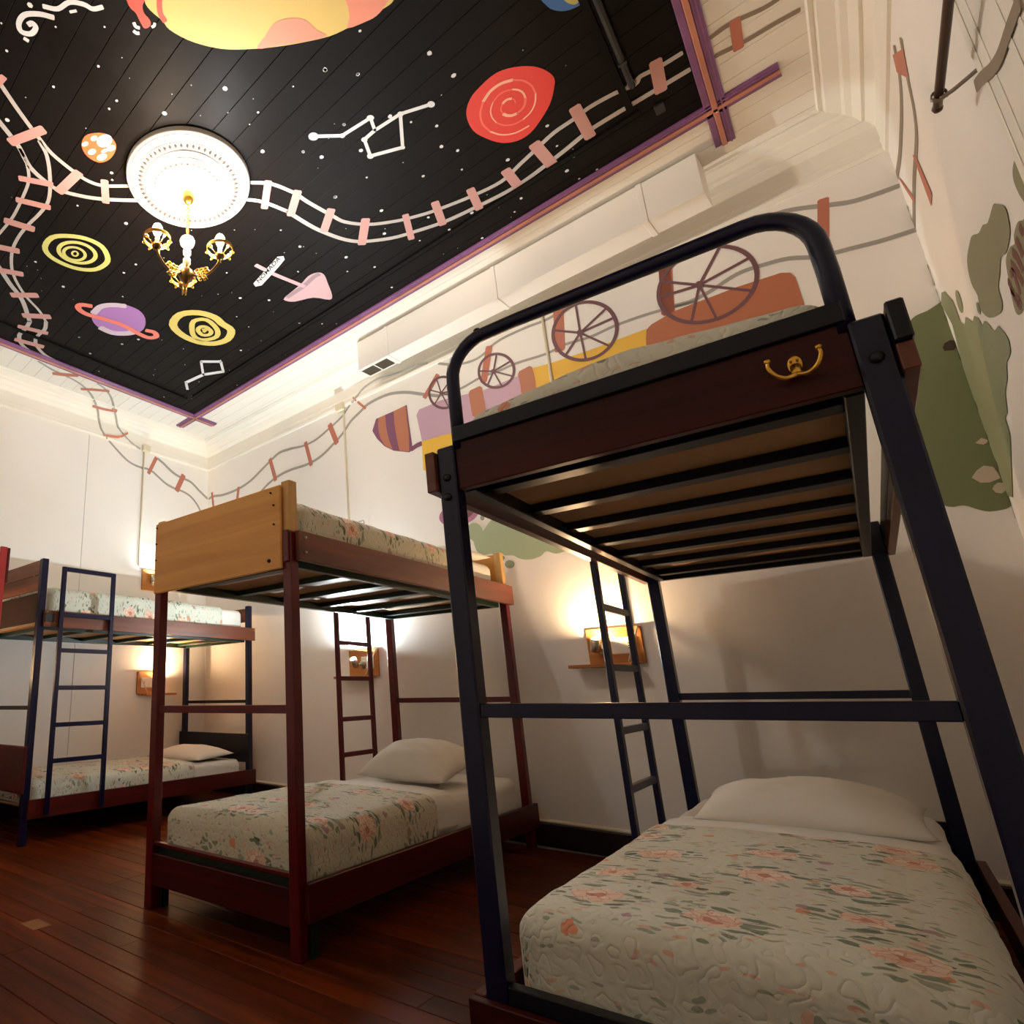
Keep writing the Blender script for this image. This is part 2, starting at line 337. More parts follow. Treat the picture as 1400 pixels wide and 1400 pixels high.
PAINT=[
('c','painted_rail','rail',1,'s',0.0214,[(-2.312,0.668),(-2.345,0.727),(-2.42,0.85),(-2.489,0.979),(-2.529,1.067),(-2.552,1.202),(-2.552,1.285),(-2.519,1.358),(-2.41,1.466)]),
('c','painted_rail','rail',1,'s',0.0253,[(-2.507,0.748),(-2.54,0.81),(-2.606,0.929),(-2.686,1.026),(-2.719,1.135),(-2.719,1.209),(-2.659,1.33),(-2.583,1.43),(-2.485,1.533),(-2.447,1.575)]),
('c','painted_rail','rail',1,'s',0.0229,[(-2.0,1.832),(-1.945,1.886),(-1.866,1.975),(-1.817,2.111)]),
('c','painted_rail','rail',1,'s',0.0246,[(-1.817,2.111),(-1.808,2.21),(-1.775,2.379),(-1.752,2.472),(-1.665,2.585),(-1.541,2.672),(-1.433,2.725),(-1.32,2.766),(-1.119,2.814),(-0.96,2.83),(-0.842,2.79),(-0.748,2.758),(-0.643,2.722),(-0.539,2.712),(-0.464,2.699),(-0.362,2.706),(-0.279,2.724),(-0.251,2.699),(-0.18,2.709),(-0.089,2.708)]),
('c','painted_rail','rail',1,'s',0.0245,[(-2.087,1.912),(-2.04,1.958),(-1.986,2.037),(-1.938,2.178)]),
('c','painted_rail','rail',1,'s',0.0274,[(-1.938,2.178),(-1.919,2.338),(-1.893,2.452),(-1.841,2.588),(-1.771,2.679),(-1.629,2.777),(-1.511,2.824),(-1.333,2.88),(-1.149,2.905),(-0.971,2.92),(-0.85,2.912),(-0.73,2.887),(-0.628,2.863),(-0.518,2.833),(-0.431,2.826),(-0.315,2.824),(-0.205,2.821),(-0.081,2.818)]),
('c','painted_rail','rail',1,'s',0.0161,[(-2.616,0.94),(-2.669,0.998),(-2.771,1.06),(-2.917,1.092),(-3.085,1.116),(-3.229,1.119),(-3.336,1.118)]),
('c','painted_rail','rail',1,'s',0.0193,[(-2.503,0.986),(-2.562,1.056),(-2.691,1.138),(-2.833,1.2),(-2.961,1.21),(-3.08,1.205),(-3.227,1.21),(-3.387,1.243),(-3.573,1.334),(-3.729,1.484),(-3.829,1.634),(-3.921,1.73)]),
('c','painted_rail','rail',1,'s',0.0318,[(-3.532,1.2),(-3.582,1.254),(-3.689,1.368),(-3.797,1.497),(-4.004,1.648)]),
('c','painted_rail','rail',1,'s',0.03,[(-4.004,1.648),(-4.075,1.662),(-4.165,1.668),(-4.228,1.673),(-4.302,1.711),(-4.349,1.757),(-4.383,1.819)]),
('c','painted_rail','rail',1,'s',0.0279,[(-3.921,1.73),(-4.015,1.769),(-4.119,1.772),(-4.197,1.785),(-4.275,1.831),(-4.351,1.928),(-4.383,2.041)]),
('c','painted_rail_tie','tie',2,'s',0.0491,[(-2.611,0.892),(-2.429,0.97)]),
('c','painted_rail_tie','tie',2,'s',0.0382,[(-2.794,1.021),(-2.711,1.16)]),
('c','painted_rail_tie','tie',2,'s',0.0419,[(-2.947,1.076),(-2.873,1.227)]),
('c','painted_rail_tie','tie',2,'s',0.0508,[(-3.146,1.098),(-3.097,1.241)]),
('c','painted_rail_tie','tie',2,'s',0.051,[(-3.392,1.157),(-3.34,1.262)]),
('c','painted_rail_tie','tie',2,'s',0.0506,[(-3.602,1.246),(-3.532,1.375)]),
('c','painted_rail_tie','tie',2,'s',0.0548,[(-3.791,1.422),(-3.673,1.543)]),
('c','painted_rail_tie','tie',2,'s',0.0576,[(-3.962,1.582),(-3.845,1.72)]),
('c','painted_rail_tie','tie',2,'s',0.0502,[(-4.118,1.619),(-4.055,1.806)]),
('c','painted_rail_tie','tie',2,'s',0.054,[(-4.303,1.679),(-4.255,1.872)]),
('c','painted_rail_tie','tie',2,'s',0.0523,[(-2.732,1.208),(-2.539,1.219)]),
('c','painted_rail_tie','tie',2,'s',0.0403,[(-2.488,1.339),(-2.617,1.426)]),
('c','painted_rail_tie','tie',2,'s',0.0287,[(-2.369,0.72),(-2.302,0.726)]),
('c','painted_rail_tie','tie',2,'s',0.0405,[(-1.866,1.95),(-2.014,2.069)]),
('c','painted_rail_tie','tie',2,'s',0.0458,[(-1.797,2.11),(-1.945,2.213)]),
('c','painted_rail_tie','tie',2,'s',0.0492,[(-1.749,2.342),(-1.886,2.443)]),
('c','painted_rail_tie','tie',2,'s',0.0522,[(-1.652,2.54),(-1.79,2.692)]),
('c','painted_rail_tie','tie',2,'s',0.0387,[(-1.467,2.673),(-1.547,2.867)]),
('c','painted_rail_tie','tie',2,'s',0.0454,[(-1.296,2.708),(-1.349,2.893)]),
('c','painted_rail_tie','tie',2,'s',0.0457,[(-1.108,2.761),(-1.137,2.93)]),
('c','painted_rail_tie','tie',2,'s',0.0518,[(-0.913,2.774),(-0.908,2.947)]),
('c','painted_rail_tie','tie',2,'s',0.0573,[(-0.738,2.718),(-0.72,2.915)]),
('c','painted_rail_tie','tie',2,'s',0.0524,[(-0.519,2.65),(-0.518,2.874)]),
('c','painted_rail_tie','tie',2,'s',0.0503,[(-0.182,2.667),(-0.199,2.845)]),
('c','painted_rail','railw',1,'s',0.0235,[(0.015,2.717),(0.09,2.708),(0.193,2.729),(0.252,2.726)]),
('c','painted_rail','railw',1,'s',0.0251,[(0.016,2.826),(0.118,2.838),(0.217,2.837),(0.302,2.841)]),
('c','painted_rail_tie','tiew',2,'s',0.0386,[(0.102,2.701),(0.095,2.859)]),
('c','painted_planet','plyellow',1,'pc',0,[(-1.532,0.923),(-1.593,0.972),(-1.608,1.01),(-1.606,1.069),(-1.613,1.11),(-1.591,1.189),(-1.548,1.268),(-1.495,1.336),(-1.411,1.412),(-1.34,1.468),(-1.258,1.525),(-1.154,1.588),(-1.078,1.615),(-0.989,1.641),(-0.925,1.656),(-0.877,1.657),(-0.815,1.609),(-0.87,1.455),(-1.006,1.277),(-1.244,1.059),(-1.412,0.954)]),
('c','painted_planet_patch','plorange',2,'pc',0,[(-1.406,1.414),(-1.347,1.402),(-1.283,1.391),(-1.223,1.421),(-1.182,1.471),(-1.176,1.53),(-1.161,1.58),(-1.257,1.523),(-1.339,1.465)]),
('c','painted_planet_patch','plorange',2,'pc',0,[(-0.993,1.495),(-1.027,1.554),(-1.048,1.589),(-1.076,1.616),(-1.008,1.646),(-0.964,1.658),(-0.914,1.649),(-0.87,1.612)]),
('c','painted_planet_ring','limb',3,'s',0.0213,[(-1.533,1.003),(-1.566,1.025),(-1.59,1.049),(-1.599,1.077)]),
('c','painted_red_limb','limb',2,'pc',0,[(-1.626,0.914),(-1.651,0.936),(-1.658,0.956),(-1.658,0.977),(-1.672,1.005),(-1.683,1.034),(-1.666,1.045),(-1.648,1.042),(-1.638,1.026),(-1.635,1.001),(-1.618,0.981),(-1.592,0.973),(-1.576,0.962)]),
('c','painted_motion_mark','white',1,'s',0.0138,[(-1.696,0.993),(-1.703,1.007),(-1.697,1.02)]),
('c','painted_motion_mark','white',1,'s',0.0141,[(-1.724,1.011),(-1.723,1.023),(-1.716,1.031)]),
('c','painted_motion_mark','white',1,'s',0.0115,[(-1.657,1.054),(-1.646,1.057),(-1.636,1.053)]),
('c','painted_motion_mark','white',1,'s',0.0155,[(-2.077,0.713),(-2.075,0.73)]),
('c','painted_motion_mark','white',1,'s',0.0116,[(-1.845,0.793),(-1.823,0.808)]),
('c','painted_swirl','white',1,'s',0.0212,[(-1.912,0.758),(-1.941,0.712),(-1.986,0.673),(-2.034,0.671),(-2.059,0.693),(-2.039,0.724),(-2.002,0.727),(-1.995,0.709),(-2.012,0.7)]),
('c','painted_wave','white',1,'s',0.0188,[(-1.902,0.709),(-1.87,0.753),(-1.814,0.773),(-1.78,0.816),(-1.769,0.85),(-1.735,0.873)]),
('c','painted_spotted_planet','orange',1,'pc',0,[(-2.381,1.146),(-2.318,1.128),(-2.266,1.154),(-2.231,1.198),(-2.242,1.248),(-2.279,1.276),(-2.349,1.285),(-2.406,1.259),(-2.416,1.198)]),
('c','painted_planet_spot','white',2,'pc',0,[(-2.233,1.225),(-2.254,1.237),(-2.282,1.238),(-2.306,1.228),(-2.318,1.21),(-2.313,1.192),(-2.292,1.18),(-2.264,1.179),(-2.24,1.19),(-2.228,1.207)]),
('c','painted_planet_spot','white',2,'pc',0,[(-2.34,1.159),(-2.348,1.163),(-2.36,1.163),(-2.371,1.158),(-2.377,1.151),(-2.375,1.144),(-2.366,1.14),(-2.354,1.141),(-2.344,1.145),(-2.338,1.152)]),
('c','painted_planet_spot','white',2,'pc',0,[(-2.264,1.263),(-2.274,1.269),(-2.29,1.268),(-2.304,1.262),(-2.311,1.253),(-2.31,1.244),(-2.299,1.239),(-2.284,1.24),(-2.27,1.245),(-2.262,1.255)]),
('c','painted_planet_spot','white',2,'pc',0,[(-2.353,1.208),(-2.363,1.214),(-2.378,1.213),(-2.391,1.208),(-2.398,1.199),(-2.396,1.19),(-2.386,1.185),(-2.371,1.185),(-2.357,1.191),(-2.35,1.2)]),
('c','painted_planet_spot','white',2,'pc',0,[(-2.339,1.262),(-2.351,1.268),(-2.369,1.267),(-2.386,1.26),(-2.396,1.249),(-2.394,1.239),(-2.382,1.233),(-2.364,1.234),(-2.347,1.241),(-2.337,1.252)]),
('c','painted_planet_spot','white',2,'pc',0,[(-2.279,1.173),(-2.288,1.177),(-2.3,1.177),(-2.311,1.173),(-2.316,1.165),(-2.314,1.158),(-2.305,1.153),(-2.293,1.153),(-2.282,1.158),(-2.277,1.165)]),
('c','painted_planet_spot','white',2,'pc',0,[(-2.305,1.247),(-2.312,1.25),(-2.324,1.249),(-2.336,1.244),(-2.343,1.238),(-2.343,1.232),(-2.335,1.229),(-2.323,1.23),(-2.312,1.235),(-2.305,1.241)]),
('c','painted_ring_planet','lime',1,'sc',0.034,[(-3.188,1.357),(-3.083,1.35),(-3.005,1.409),(-2.949,1.496),(-2.942,1.597),(-3.008,1.679),(-3.077,1.697),(-3.164,1.675),(-3.228,1.601),(-3.253,1.507),(-3.244,1.415)]),
('c','painted_ring_planet','lime',1,'sc',0.0256,[(-3.048,1.617),(-3.1,1.622),(-3.151,1.6),(-3.188,1.555),(-3.2,1.501),(-3.184,1.453),(-3.146,1.424),(-3.096,1.42),(-3.047,1.442),(-3.011,1.485),(-2.998,1.537),(-3.012,1.585)]),
('c','painted_ring_planet','lime',1,'sc',0.0198,[(-3.089,1.569),(-3.121,1.573),(-3.152,1.561),(-3.174,1.535),(-3.181,1.504),(-3.17,1.475),(-3.146,1.457),(-3.114,1.454),(-3.084,1.466),(-3.062,1.491),(-3.055,1.522),(-3.065,1.55)]),
('c','painted_ring_planet','lime',1,'sc',0.0118,[(-3.108,1.53),(-3.119,1.532),(-3.13,1.53),(-3.136,1.523),(-3.137,1.515),(-3.132,1.506),(-3.123,1.5),(-3.111,1.498),(-3.101,1.5),(-3.094,1.507),(-3.093,1.515),(-3.098,1.524)]),
('c','painted_spiral_planet','yellow',1,'sc',0.061,[(-3.301,2.404),(-3.159,2.362),(-3.049,2.44),(-3.01,2.554),(-3.031,2.648),(-3.046,2.753),(-3.159,2.815),(-3.275,2.782),(-3.345,2.682),(-3.359,2.541)]),
('c','painted_spiral_planet','yellow',1,'sc',0.0409,[(-3.247,2.539),(-3.153,2.481),(-3.075,2.535),(-3.109,2.665),(-3.192,2.732),(-3.293,2.692),(-3.309,2.615)]),
('c','painted_spiral_planet','yellow',1,'sc',0.0353,[(-3.223,2.577),(-3.174,2.563),(-3.147,2.595),(-3.166,2.658),(-3.21,2.674),(-3.248,2.641)]),
('c','painted_spiral_planet','yellow',1,'s',0.024,[(-3.194,2.596),(-3.17,2.615),(-3.211,2.623)]),
('c','painted_saturn','purple',1,'pc',0,[(-3.61,1.916),(-3.508,1.887),(-3.418,1.925),(-3.346,2.004),(-3.325,2.119),(-3.378,2.213),(-3.497,2.282),(-3.611,2.266),(-3.703,2.189),(-3.723,2.068),(-3.686,1.977)]),
('c','painted_saturn_highlight','grey',2,'s',0.0482,[(-3.586,1.918),(-3.482,1.912),(-3.405,1.958),(-3.351,2.029)]),
('c','painted_saturn_highlight','grey',2,'s',0.0575,[(-3.708,2.048),(-3.704,2.144),(-3.643,2.219),(-3.567,2.26)]),
('c','painted_saturn_ring','coral',3,'s',0.044,[(-3.519,1.863),(-3.557,1.804),(-3.606,1.811),(-3.628,1.885),(-3.592,2.01),(-3.563,2.145),(-3.574,2.288),(-3.565,2.376),(-3.511,2.405),(-3.476,2.361),(-3.497,2.305)]),
('c','painted_constellation','white',1,'s',0.0193,[(-1.513,1.908),(-1.408,2.004)]),
('c','painted_constellation','white',1,'s',0.0191,[(-1.408,2.004),(-1.25,2.021)]),
('c','painted_constellation','white',1,'s',0.0159,[(-1.25,2.021),(-1.274,2.092)]),
('c','painted_constellation','white',1,'s',0.0188,[(-1.003,2.161),(-1.135,2.103)]),
('c','painted_constellation','white',1,'s',0.0193,[(-1.135,2.103),(-1.274,2.092)]),
('c','painted_constellation','white',1,'s',0.0196,[(-1.274,2.092),(-1.342,2.098)]),
('c','painted_constellation','white',1,'s',0.0166,[(-1.342,2.098),(-1.377,2.2)]),
('c','painted_constellation','white',1,'s',0.0212,[(-1.377,2.2),(-1.229,2.271)]),
('c','painted_constellation','white',1,'s',0.0165,[(-1.229,2.271),(-1.135,2.103)]),
('c','painted_constellation_star','white',2,'pc',0,[(-1.495,1.925),(-1.51,1.933),(-1.527,1.926),(-1.536,1.908),(-1.53,1.891),(-1.515,1.884),(-1.498,1.891),(-1.49,1.908)]),
('c','painted_constellation_star','white',2,'pc',0,[(-1.397,2.014),(-1.406,2.018),(-1.416,2.014),(-1.42,2.004),(-1.418,1.994),(-1.409,1.99),(-1.4,1.993),(-1.395,2.003)]),
('c','painted_constellation_star','white',2,'pc',0,[(-1.237,2.033),(-1.248,2.038),(-1.259,2.034),(-1.265,2.021),(-1.263,2.008),(-1.253,2.003),(-1.241,2.008),(-1.235,2.02)]),
('c','painted_constellation_star','white',2,'pc',0,[(-0.99,2.173),(-1.0,2.18),(-1.012,2.175),(-1.019,2.162),(-1.017,2.148),(-1.007,2.142),(-0.995,2.146),(-0.988,2.16)]),
('c','painted_constellation_star','white',2,'pc',0,[(-1.124,2.114),(-1.132,2.119),(-1.142,2.115),(-1.147,2.104),(-1.145,2.093),(-1.137,2.088),(-1.127,2.092),(-1.122,2.103)]),
('c','painted_constellation_star','white',2,'pc',0,[(-1.33,2.109),(-1.34,2.115),(-1.35,2.11),(-1.356,2.099),(-1.353,2.088),(-1.344,2.083),(-1.333,2.087),(-1.328,2.098)]),
('c','painted_constellation_star','white',2,'pc',0,[(-1.364,2.212),(-1.375,2.218),(-1.387,2.213),(-1.393,2.201),(-1.389,2.187),(-1.379,2.181),(-1.367,2.186),(-1.361,2.199)]),
('c','painted_constellation_star','white',2,'pc',0,[(-1.22,2.28),(-1.227,2.284),(-1.235,2.281),(-1.239,2.272),(-1.237,2.263),(-1.23,2.259),(-1.222,2.262),(-1.218,2.27)]),
('c','painted_constellation','white',1,'s',0.0209,[(-3.71,3.033),(-3.556,2.883)]),
('c','painted_constellation','white',1,'s',0.0373,[(-3.556,2.883),(-3.443,2.997)]),
('c','painted_constellation','white',1,'s',0.0219,[(-3.443,2.997),(-3.549,3.12)]),
('c','painted_constellation','white',1,'s',0.0394,[(-3.549,3.12),(-3.71,3.033)]),
('c','painted_constellation','white',1,'s',0.0377,[(-3.71,3.033),(-3.922,3.015)]),
('c','painted_constellation','white',1,'s',0.0233,[(-3.922,3.015),(-4.015,3.105)]),
('c','painted_rock','rock',1,'pc',0,[(-2.488,2.746),(-2.316,2.717),(-2.222,2.689),(-2.156,2.703),(-2.138,2.749),(-2.176,2.836),(-2.235,2.955),(-2.28,2.984),(-2.346,2.887),(-2.466,2.83),(-2.505,2.779)]),
('c','painted_rock_shade','rockd',2,'s',0.0335,[(-2.471,2.755),(-2.318,2.746),(-2.205,2.721),(-2.157,2.724)]),
('c','painted_sign_post','rock',3,'s',0.0312,[(-2.39,2.371),(-2.368,2.517),(-2.31,2.75)]),
('c','painted_sign_board','white',4,'p',0,[(-2.532,2.486),(-2.236,2.409),(-2.206,2.432),(-2.221,2.46),(-2.293,2.483),(-2.506,2.539),(-2.545,2.519)]),
('c','painted_nebula','red',1,'pc',0,[(-0.909,2.326),(-0.858,2.264),(-0.793,2.238),(-0.714,2.229),(-0.644,2.26),(-0.584,2.313),(-0.549,2.372),(-0.535,2.435),(-0.558,2.491),(-0.598,2.551),(-0.661,2.604),(-0.727,2.641),(-0.793,2.64),(-0.855,2.596),(-0.9,2.515),(-0.926,2.428)]),
('c','painted_nebula_swirl','redl',2,'s',0.0052,[(-0.713,2.43),(-0.71,2.42),(-0.711,2.408),(-0.717,2.397)]),
('c','painted_nebula_swirl','pinkl',2,'s',0.0122,[(-0.717,2.397),(-0.729,2.389),(-0.743,2.387),(-0.758,2.392)]),
('c','painted_nebula_swirl','redl',2,'s',0.0061,[(-0.758,2.392),(-0.771,2.405),(-0.779,2.424),(-0.779,2.446)]),
('c','painted_nebula_swirl','pinkl',2,'s',0.0149,[(-0.779,2.446),(-0.769,2.467),(-0.752,2.483),(-0.729,2.489)]),
('c','painted_nebula_swirl','redl',2,'s',0.012,[(-0.729,2.489),(-0.704,2.484),(-0.683,2.467),(-0.669,2.441)]),
('c','painted_nebula_swirl','pinkl',2,'s',0.0087,[(-0.669,2.441),(-0.666,2.409),(-0.675,2.379),(-0.695,2.354)]),
('c','painted_nebula_swirl','redl',2,'s',0.0075,[(-0.695,2.354),(-0.724,2.34),(-0.757,2.339),(-0.789,2.355)]),
('c','painted_nebula_swirl','pinkl',2,'s',0.0059,[(-0.789,2.355),(-0.814,2.385),(-0.826,2.425),(-0.823,2.469)]),
('c','painted_nebula_swirl','redl',2,'s',0.0078,[(-0.823,2.469),(-0.802,2.508),(-0.767,2.535),(-0.723,2.542)]),
('c','painted_nebula_swirl','pinkl',2,'s',0.0074,[(-0.723,2.542),(-0.68,2.528),(-0.646,2.495),(-0.625,2.449)]),
('c','painted_nebula_swirl','redl',2,'s',0.0086,[(-0.625,2.449),(-0.624,2.398),(-0.641,2.349),(-0.674,2.312)]),
('c','painted_nebula_swirl','pinkl',2,'s',0.0147,[(-0.674,2.312),(-0.72,2.292),(-0.771,2.293),(-0.82,2.319)]),
('c','painted_nebula_swirl','redl',2,'s',0.0094,[(-0.82,2.319),(-0.857,2.366),(-0.875,2.428),(-0.867,2.494)]),
('c','painted_nebula_swirl','pinkl',2,'s',0.0082,[(-0.867,2.494),(-0.834,2.551),(-0.78,2.588),(-0.716,2.596)]),
('c','painted_blue_planet','blue',1,'pc',0,[(-0.442,2.048),(-0.445,2.098),(-0.429,2.14),(-0.396,2.176),(-0.355,2.193),(-0.316,2.195),(-0.302,2.182)]),
('c','painted_planet_patch','lime',2,'pc',0,[(-0.383,2.111),(-0.38,2.147),(-0.36,2.177),(-0.34,2.178),(-0.316,2.181)]),
('c','painted_rail','railg',1,'s',0.0207,[(-4.486,1.946),(-4.511,2.018),(-4.534,2.091),(-4.545,2.163),(-4.554,2.233),(-4.566,2.301),(-4.587,2.368),(-4.621,2.437),(-4.667,2.505),(-4.726,2.572),(-4.76,2.605)]),
('k','painted_rail','railg',1,'s',0.0207,[(-4.77,2.617,3.513),(-4.773,2.626,3.505),(-4.793,2.643,3.506),(-4.799,2.651,3.499),(-4.812,2.664,3.497),(-4.826,2.677,3.494),(-4.839,2.689,3.491),(-4.853,2.7,3.487),(-4.86,2.708,3.48),(-4.87,2.718,3.475),(-4.882,2.727,3.471),(-4.89,2.734,3.464),(-4.897,2.739,3.457),(-4.903,2.744,3.45),(-4.91,2.749,3.442),(-4.928,2.761,3.44),(-4.936,2.768,3.432),(-4.945,2.777,3.423),(-4.953,2.786,3.414),(-4.954,2.791,3.4),(-4.955,2.795,3.386),(-4.955,2.801,3.371),(-4.955,2.808,3.355),(-4.956,2.816,3.34),(-4.953,2.826,3.322),(-4.954,2.84,3.306),(-4.955,2.859,3.289),(-4.956,2.881,3.269)]),
('l','painted_rail','railg',1,'s',0.0207,[(2.915,3.256),(3.021,3.179),(3.093,3.131),(3.149,3.104),(3.214,3.088),(3.283,3.082),(3.3,3.079)]),
('c','painted_rail','railg',1,'s',0.02,[(-4.479,2.477),(-4.494,2.523),(-4.518,2.573),(-4.56,2.633),(-4.618,2.698),(-4.695,2.765),(-4.76,2.816)]),
('k','painted_rail','railg',1,'s',0.02,[(-4.771,2.827,3.511),(-4.791,2.843,3.51),(-4.797,2.85,3.5),(-4.813,2.863,3.497),(-4.829,2.877,3.493),(-4.846,2.89,3.489),(-4.857,2.9,3.483),(-4.867,2.91,3.476),(-4.881,2.921,3.471),(-4.89,2.93,3.464),(-4.897,2.937,3.456),(-4.904,2.943,3.449),(-4.911,2.95,3.441),(-4.929,2.964,3.439),(-4.936,2.972,3.432),(-4.943,2.981,3.425),(-4.95,2.991,3.418),(-4.954,3.002,3.41),(-4.954,3.012,3.4),(-4.955,3.023,3.39),(-4.955,3.035,3.381),(-4.955,3.047,3.372),(-4.955,3.059,3.363),(-4.955,3.071,3.355),(-4.956,3.082,3.348),(-4.956,3.092,3.341),(-4.956,3.101,3.334),(-4.955,3.109,3.328),(-4.953,3.117,3.322),(-4.952,3.125,3.316),(-4.953,3.135,3.311),(-4.954,3.145,3.307),(-4.954,3.155,3.302),(-4.955,3.167,3.298),(-4.955,3.179,3.294),(-4.956,3.192,3.29),(-4.954,3.203,3.285),(-4.952,3.215,3.28),(-4.953,3.229,3.277),(-4.954,3.242,3.274),(-4.955,3.256,3.27)]),
('l','painted_rail','railg',1,'s',0.0264,[(3.483,3.231),(3.522,3.214),(3.563,3.195),(3.609,3.167),(3.659,3.139),(3.711,3.118),(3.769,3.103),(3.839,3.095),(3.909,3.084),(3.971,3.053),(4.025,3.017),(4.074,2.989),(4.114,2.966),(4.138,2.954),(4.151,2.948)]),
('l','painted_rail','railg',1,'s',0.0221,[(3.297,3.079),(3.349,3.087),(3.426,3.073),(3.505,3.031),(3.598,2.985),(3.706,2.96),(3.815,2.951),(3.914,2.921),(4.0,2.858),(4.06,2.782)]),
('c','painted_rail_tie','tiew',2,'s',0.0523,[(-4.585,2.127),(-4.538,2.206),(-4.475,2.286)]),
('c','painted_rail_tie','tiew',2,'s',0.0446,[(-4.669,2.434),(-4.603,2.52),(-4.534,2.625)]),
('k','painted_rail_tie','tiew',2,'s',0.0351,[(-4.835,2.647,3.492),(-4.833,2.661,3.492),(-4.832,2.675,3.492),(-4.831,2.689,3.493),(-4.83,2.703,3.493),(-4.828,2.717,3.493),(-4.827,2.731,3.494),(-4.825,2.745,3.494),(-4.823,2.759,3.495),(-4.82,2.773,3.495),(-4.816,2.787,3.496),(-4.813,2.801,3.497),(-4.809,2.815,3.498),(-4.805,2.828,3.498),(-4.801,2.842,3.499),(-4.797,2.856,3.5),(-4.794,2.87,3.501)]),
('k','painted_rail_tie','tiew',2,'s',0.0399,[(-4.954,2.841,3.284),(-4.956,2.864,3.289),(-4.956,2.886,3.293),(-4.955,2.909,3.297),(-4.955,2.931,3.3),(-4.954,2.953,3.304),(-4.953,2.974,3.309),(-4.953,2.993,3.313),(-4.952,3.01,3.319),(-4.955,3.027,3.327),(-4.956,3.041,3.335),(-4.956,3.052,3.344),(-4.955,3.063,3.352),(-4.955,3.073,3.361),(-4.955,3.082,3.37),(-4.955,3.092,3.379),(-4.955,3.103,3.387)]),
('l','painted_rail_tie','tiew',2,'s',0.0397,[(3.464,3.237),(3.377,3.043)]),
('l','painted_rail_tie','tiew',2,'s',0.0585,[(3.817,3.132),(3.733,2.943)]),
('b','painted_rail','railg',1,'s',0.0259,[(-4.942,2.937),(-4.865,2.947),(-4.675,2.916),(-4.424,2.913),(-4.219,2.947),(-4.038,3.017),(-3.895,3.072),(-3.771,3.11),(-3.594,3.096)]),
('b','painted_rail','railg',1,'s',0.021,[(-3.594,3.096),(-3.516,3.081),(-3.439,3.071),(-3.363,3.071),(-3.289,3.078),(-3.217,3.095),(-3.142,3.119),(-3.048,3.15),(-2.961,3.184),(-2.912,3.217),(-2.872,3.25),(-2.86,3.258)]),
('k','painted_rail','railg',1,'s',0.021,[(-2.825,3.947,3.265),(-2.811,3.944,3.271),(-2.797,3.941,3.277),(-2.785,3.94,3.285),(-2.774,3.941,3.293),(-2.761,3.939,3.299),(-2.748,3.937,3.305),(-2.736,3.935,3.312),(-2.724,3.933,3.318),(-2.716,3.935,3.326),(-2.705,3.935,3.333),(-2.693,3.934,3.339),(-2.679,3.933,3.344),(-2.665,3.931,3.349),(-2.648,3.93,3.352),(-2.631,3.928,3.355),(-2.612,3.926,3.358),(-2.593,3.924,3.36),(-2.574,3.923,3.362),(-2.554,3.921,3.363),(-2.535,3.919,3.364),(-2.517,3.917,3.364),(-2.499,3.916,3.363),(-2.481,3.914,3.361),(-2.463,3.913,3.358),(-2.446,3.911,3.355),(-2.428,3.91,3.352),(-2.411,3.908,3.348),(-2.394,3.907,3.345),(-2.378,3.906,3.343),(-2.362,3.904,3.34),(-2.346,3.903,3.338),(-2.33,3.901,3.336),(-2.315,3.9,3.334),(-2.3,3.899,3.332),(-2.285,3.897,3.33),(-2.269,3.895,3.327),(-2.254,3.893,3.325),(-2.238,3.891,3.324),(-2.222,3.889,3.323),(-2.206,3.888,3.322),(-2.19,3.886,3.321),(-2.175,3.884,3.321),(-2.16,3.883,3.32),(-2.146,3.881,3.318),(-2.132,3.88,3.317),(-2.12,3.879,3.315),(-2.109,3.878,3.313),(-2.098,3.878,3.31),(-2.088,3.877,3.308),(-2.078,3.877,3.305),(-2.069,3.876,3.302),(-2.059,3.876,3.299),(-2.049,3.875,3.297)]),
('b','painted_rail','railg',1,'s',0.0249,[(-4.221,2.727),(-4.09,2.775),(-3.962,2.833),(-3.853,2.866),(-3.733,2.885),(-3.601,2.888)]),
('b','painted_rail','railg',1,'s',0.0248,[(-3.601,2.888),(-3.392,2.877),(-3.218,2.904),(-3.061,2.972),(-2.959,3.026),(-2.857,3.107),(-2.747,3.154),(-2.664,3.19),(-2.518,3.199),(-2.401,3.185),(-2.26,3.137),(-2.119,3.063),(-1.984,2.996)]),
('b','painted_rail','railg',1,'s',0.0188,[(-1.961,3.258),(-1.901,3.225),(-1.839,3.196),(-1.775,3.172),(-1.712,3.158),(-1.648,3.155),(-1.586,3.17),(-1.525,3.202),(-1.443,3.219),(-1.343,3.221),(-1.247,3.218),(-1.156,3.209),(-1.077,3.213),(-1.009,3.227),(-0.937,3.233),(-0.864,3.23),(-0.795,3.228),(-0.73,3.228),(-0.637,3.218),(-0.519,3.2),(-0.415,3.192),(-0.324,3.194),(-0.279,3.195)]),
('b','painted_rail','railg',1,'s',0.018,[(-1.984,2.996),(-1.807,2.98),(-1.635,3.001),(-1.495,2.992),(-1.361,2.993),(-1.164,2.971),(-1.043,2.981),(-0.883,2.96),(-0.729,2.965),(-0.545,2.95),(-0.328,2.91)]),
('b','painted_rail','railg',1,'s',0.0227,[(-0.445,2.94),(-0.351,2.922),(-0.249,2.933),(-0.124,2.967),(-0.013,2.957),(0.09,2.934),(0.193,2.881),(0.317,2.853),(0.417,2.832),(0.522,2.82)]),
('b','painted_rail','railg',1,'s',0.0241,[(-0.391,3.229),(-0.265,3.203),(-0.178,3.2),(-0.034,3.214),(0.119,3.2),(0.284,3.124),(0.359,3.09),(0.439,3.074),(0.517,3.065)]),
('b','painted_rail_tie','tiew',2,'s',0.0426,[(-3.417,3.095),(-3.352,2.855)]),
('b','painted_rail_tie','tiew',2,'s',0.0517,[(-3.107,3.162),(-3.03,2.962)]),
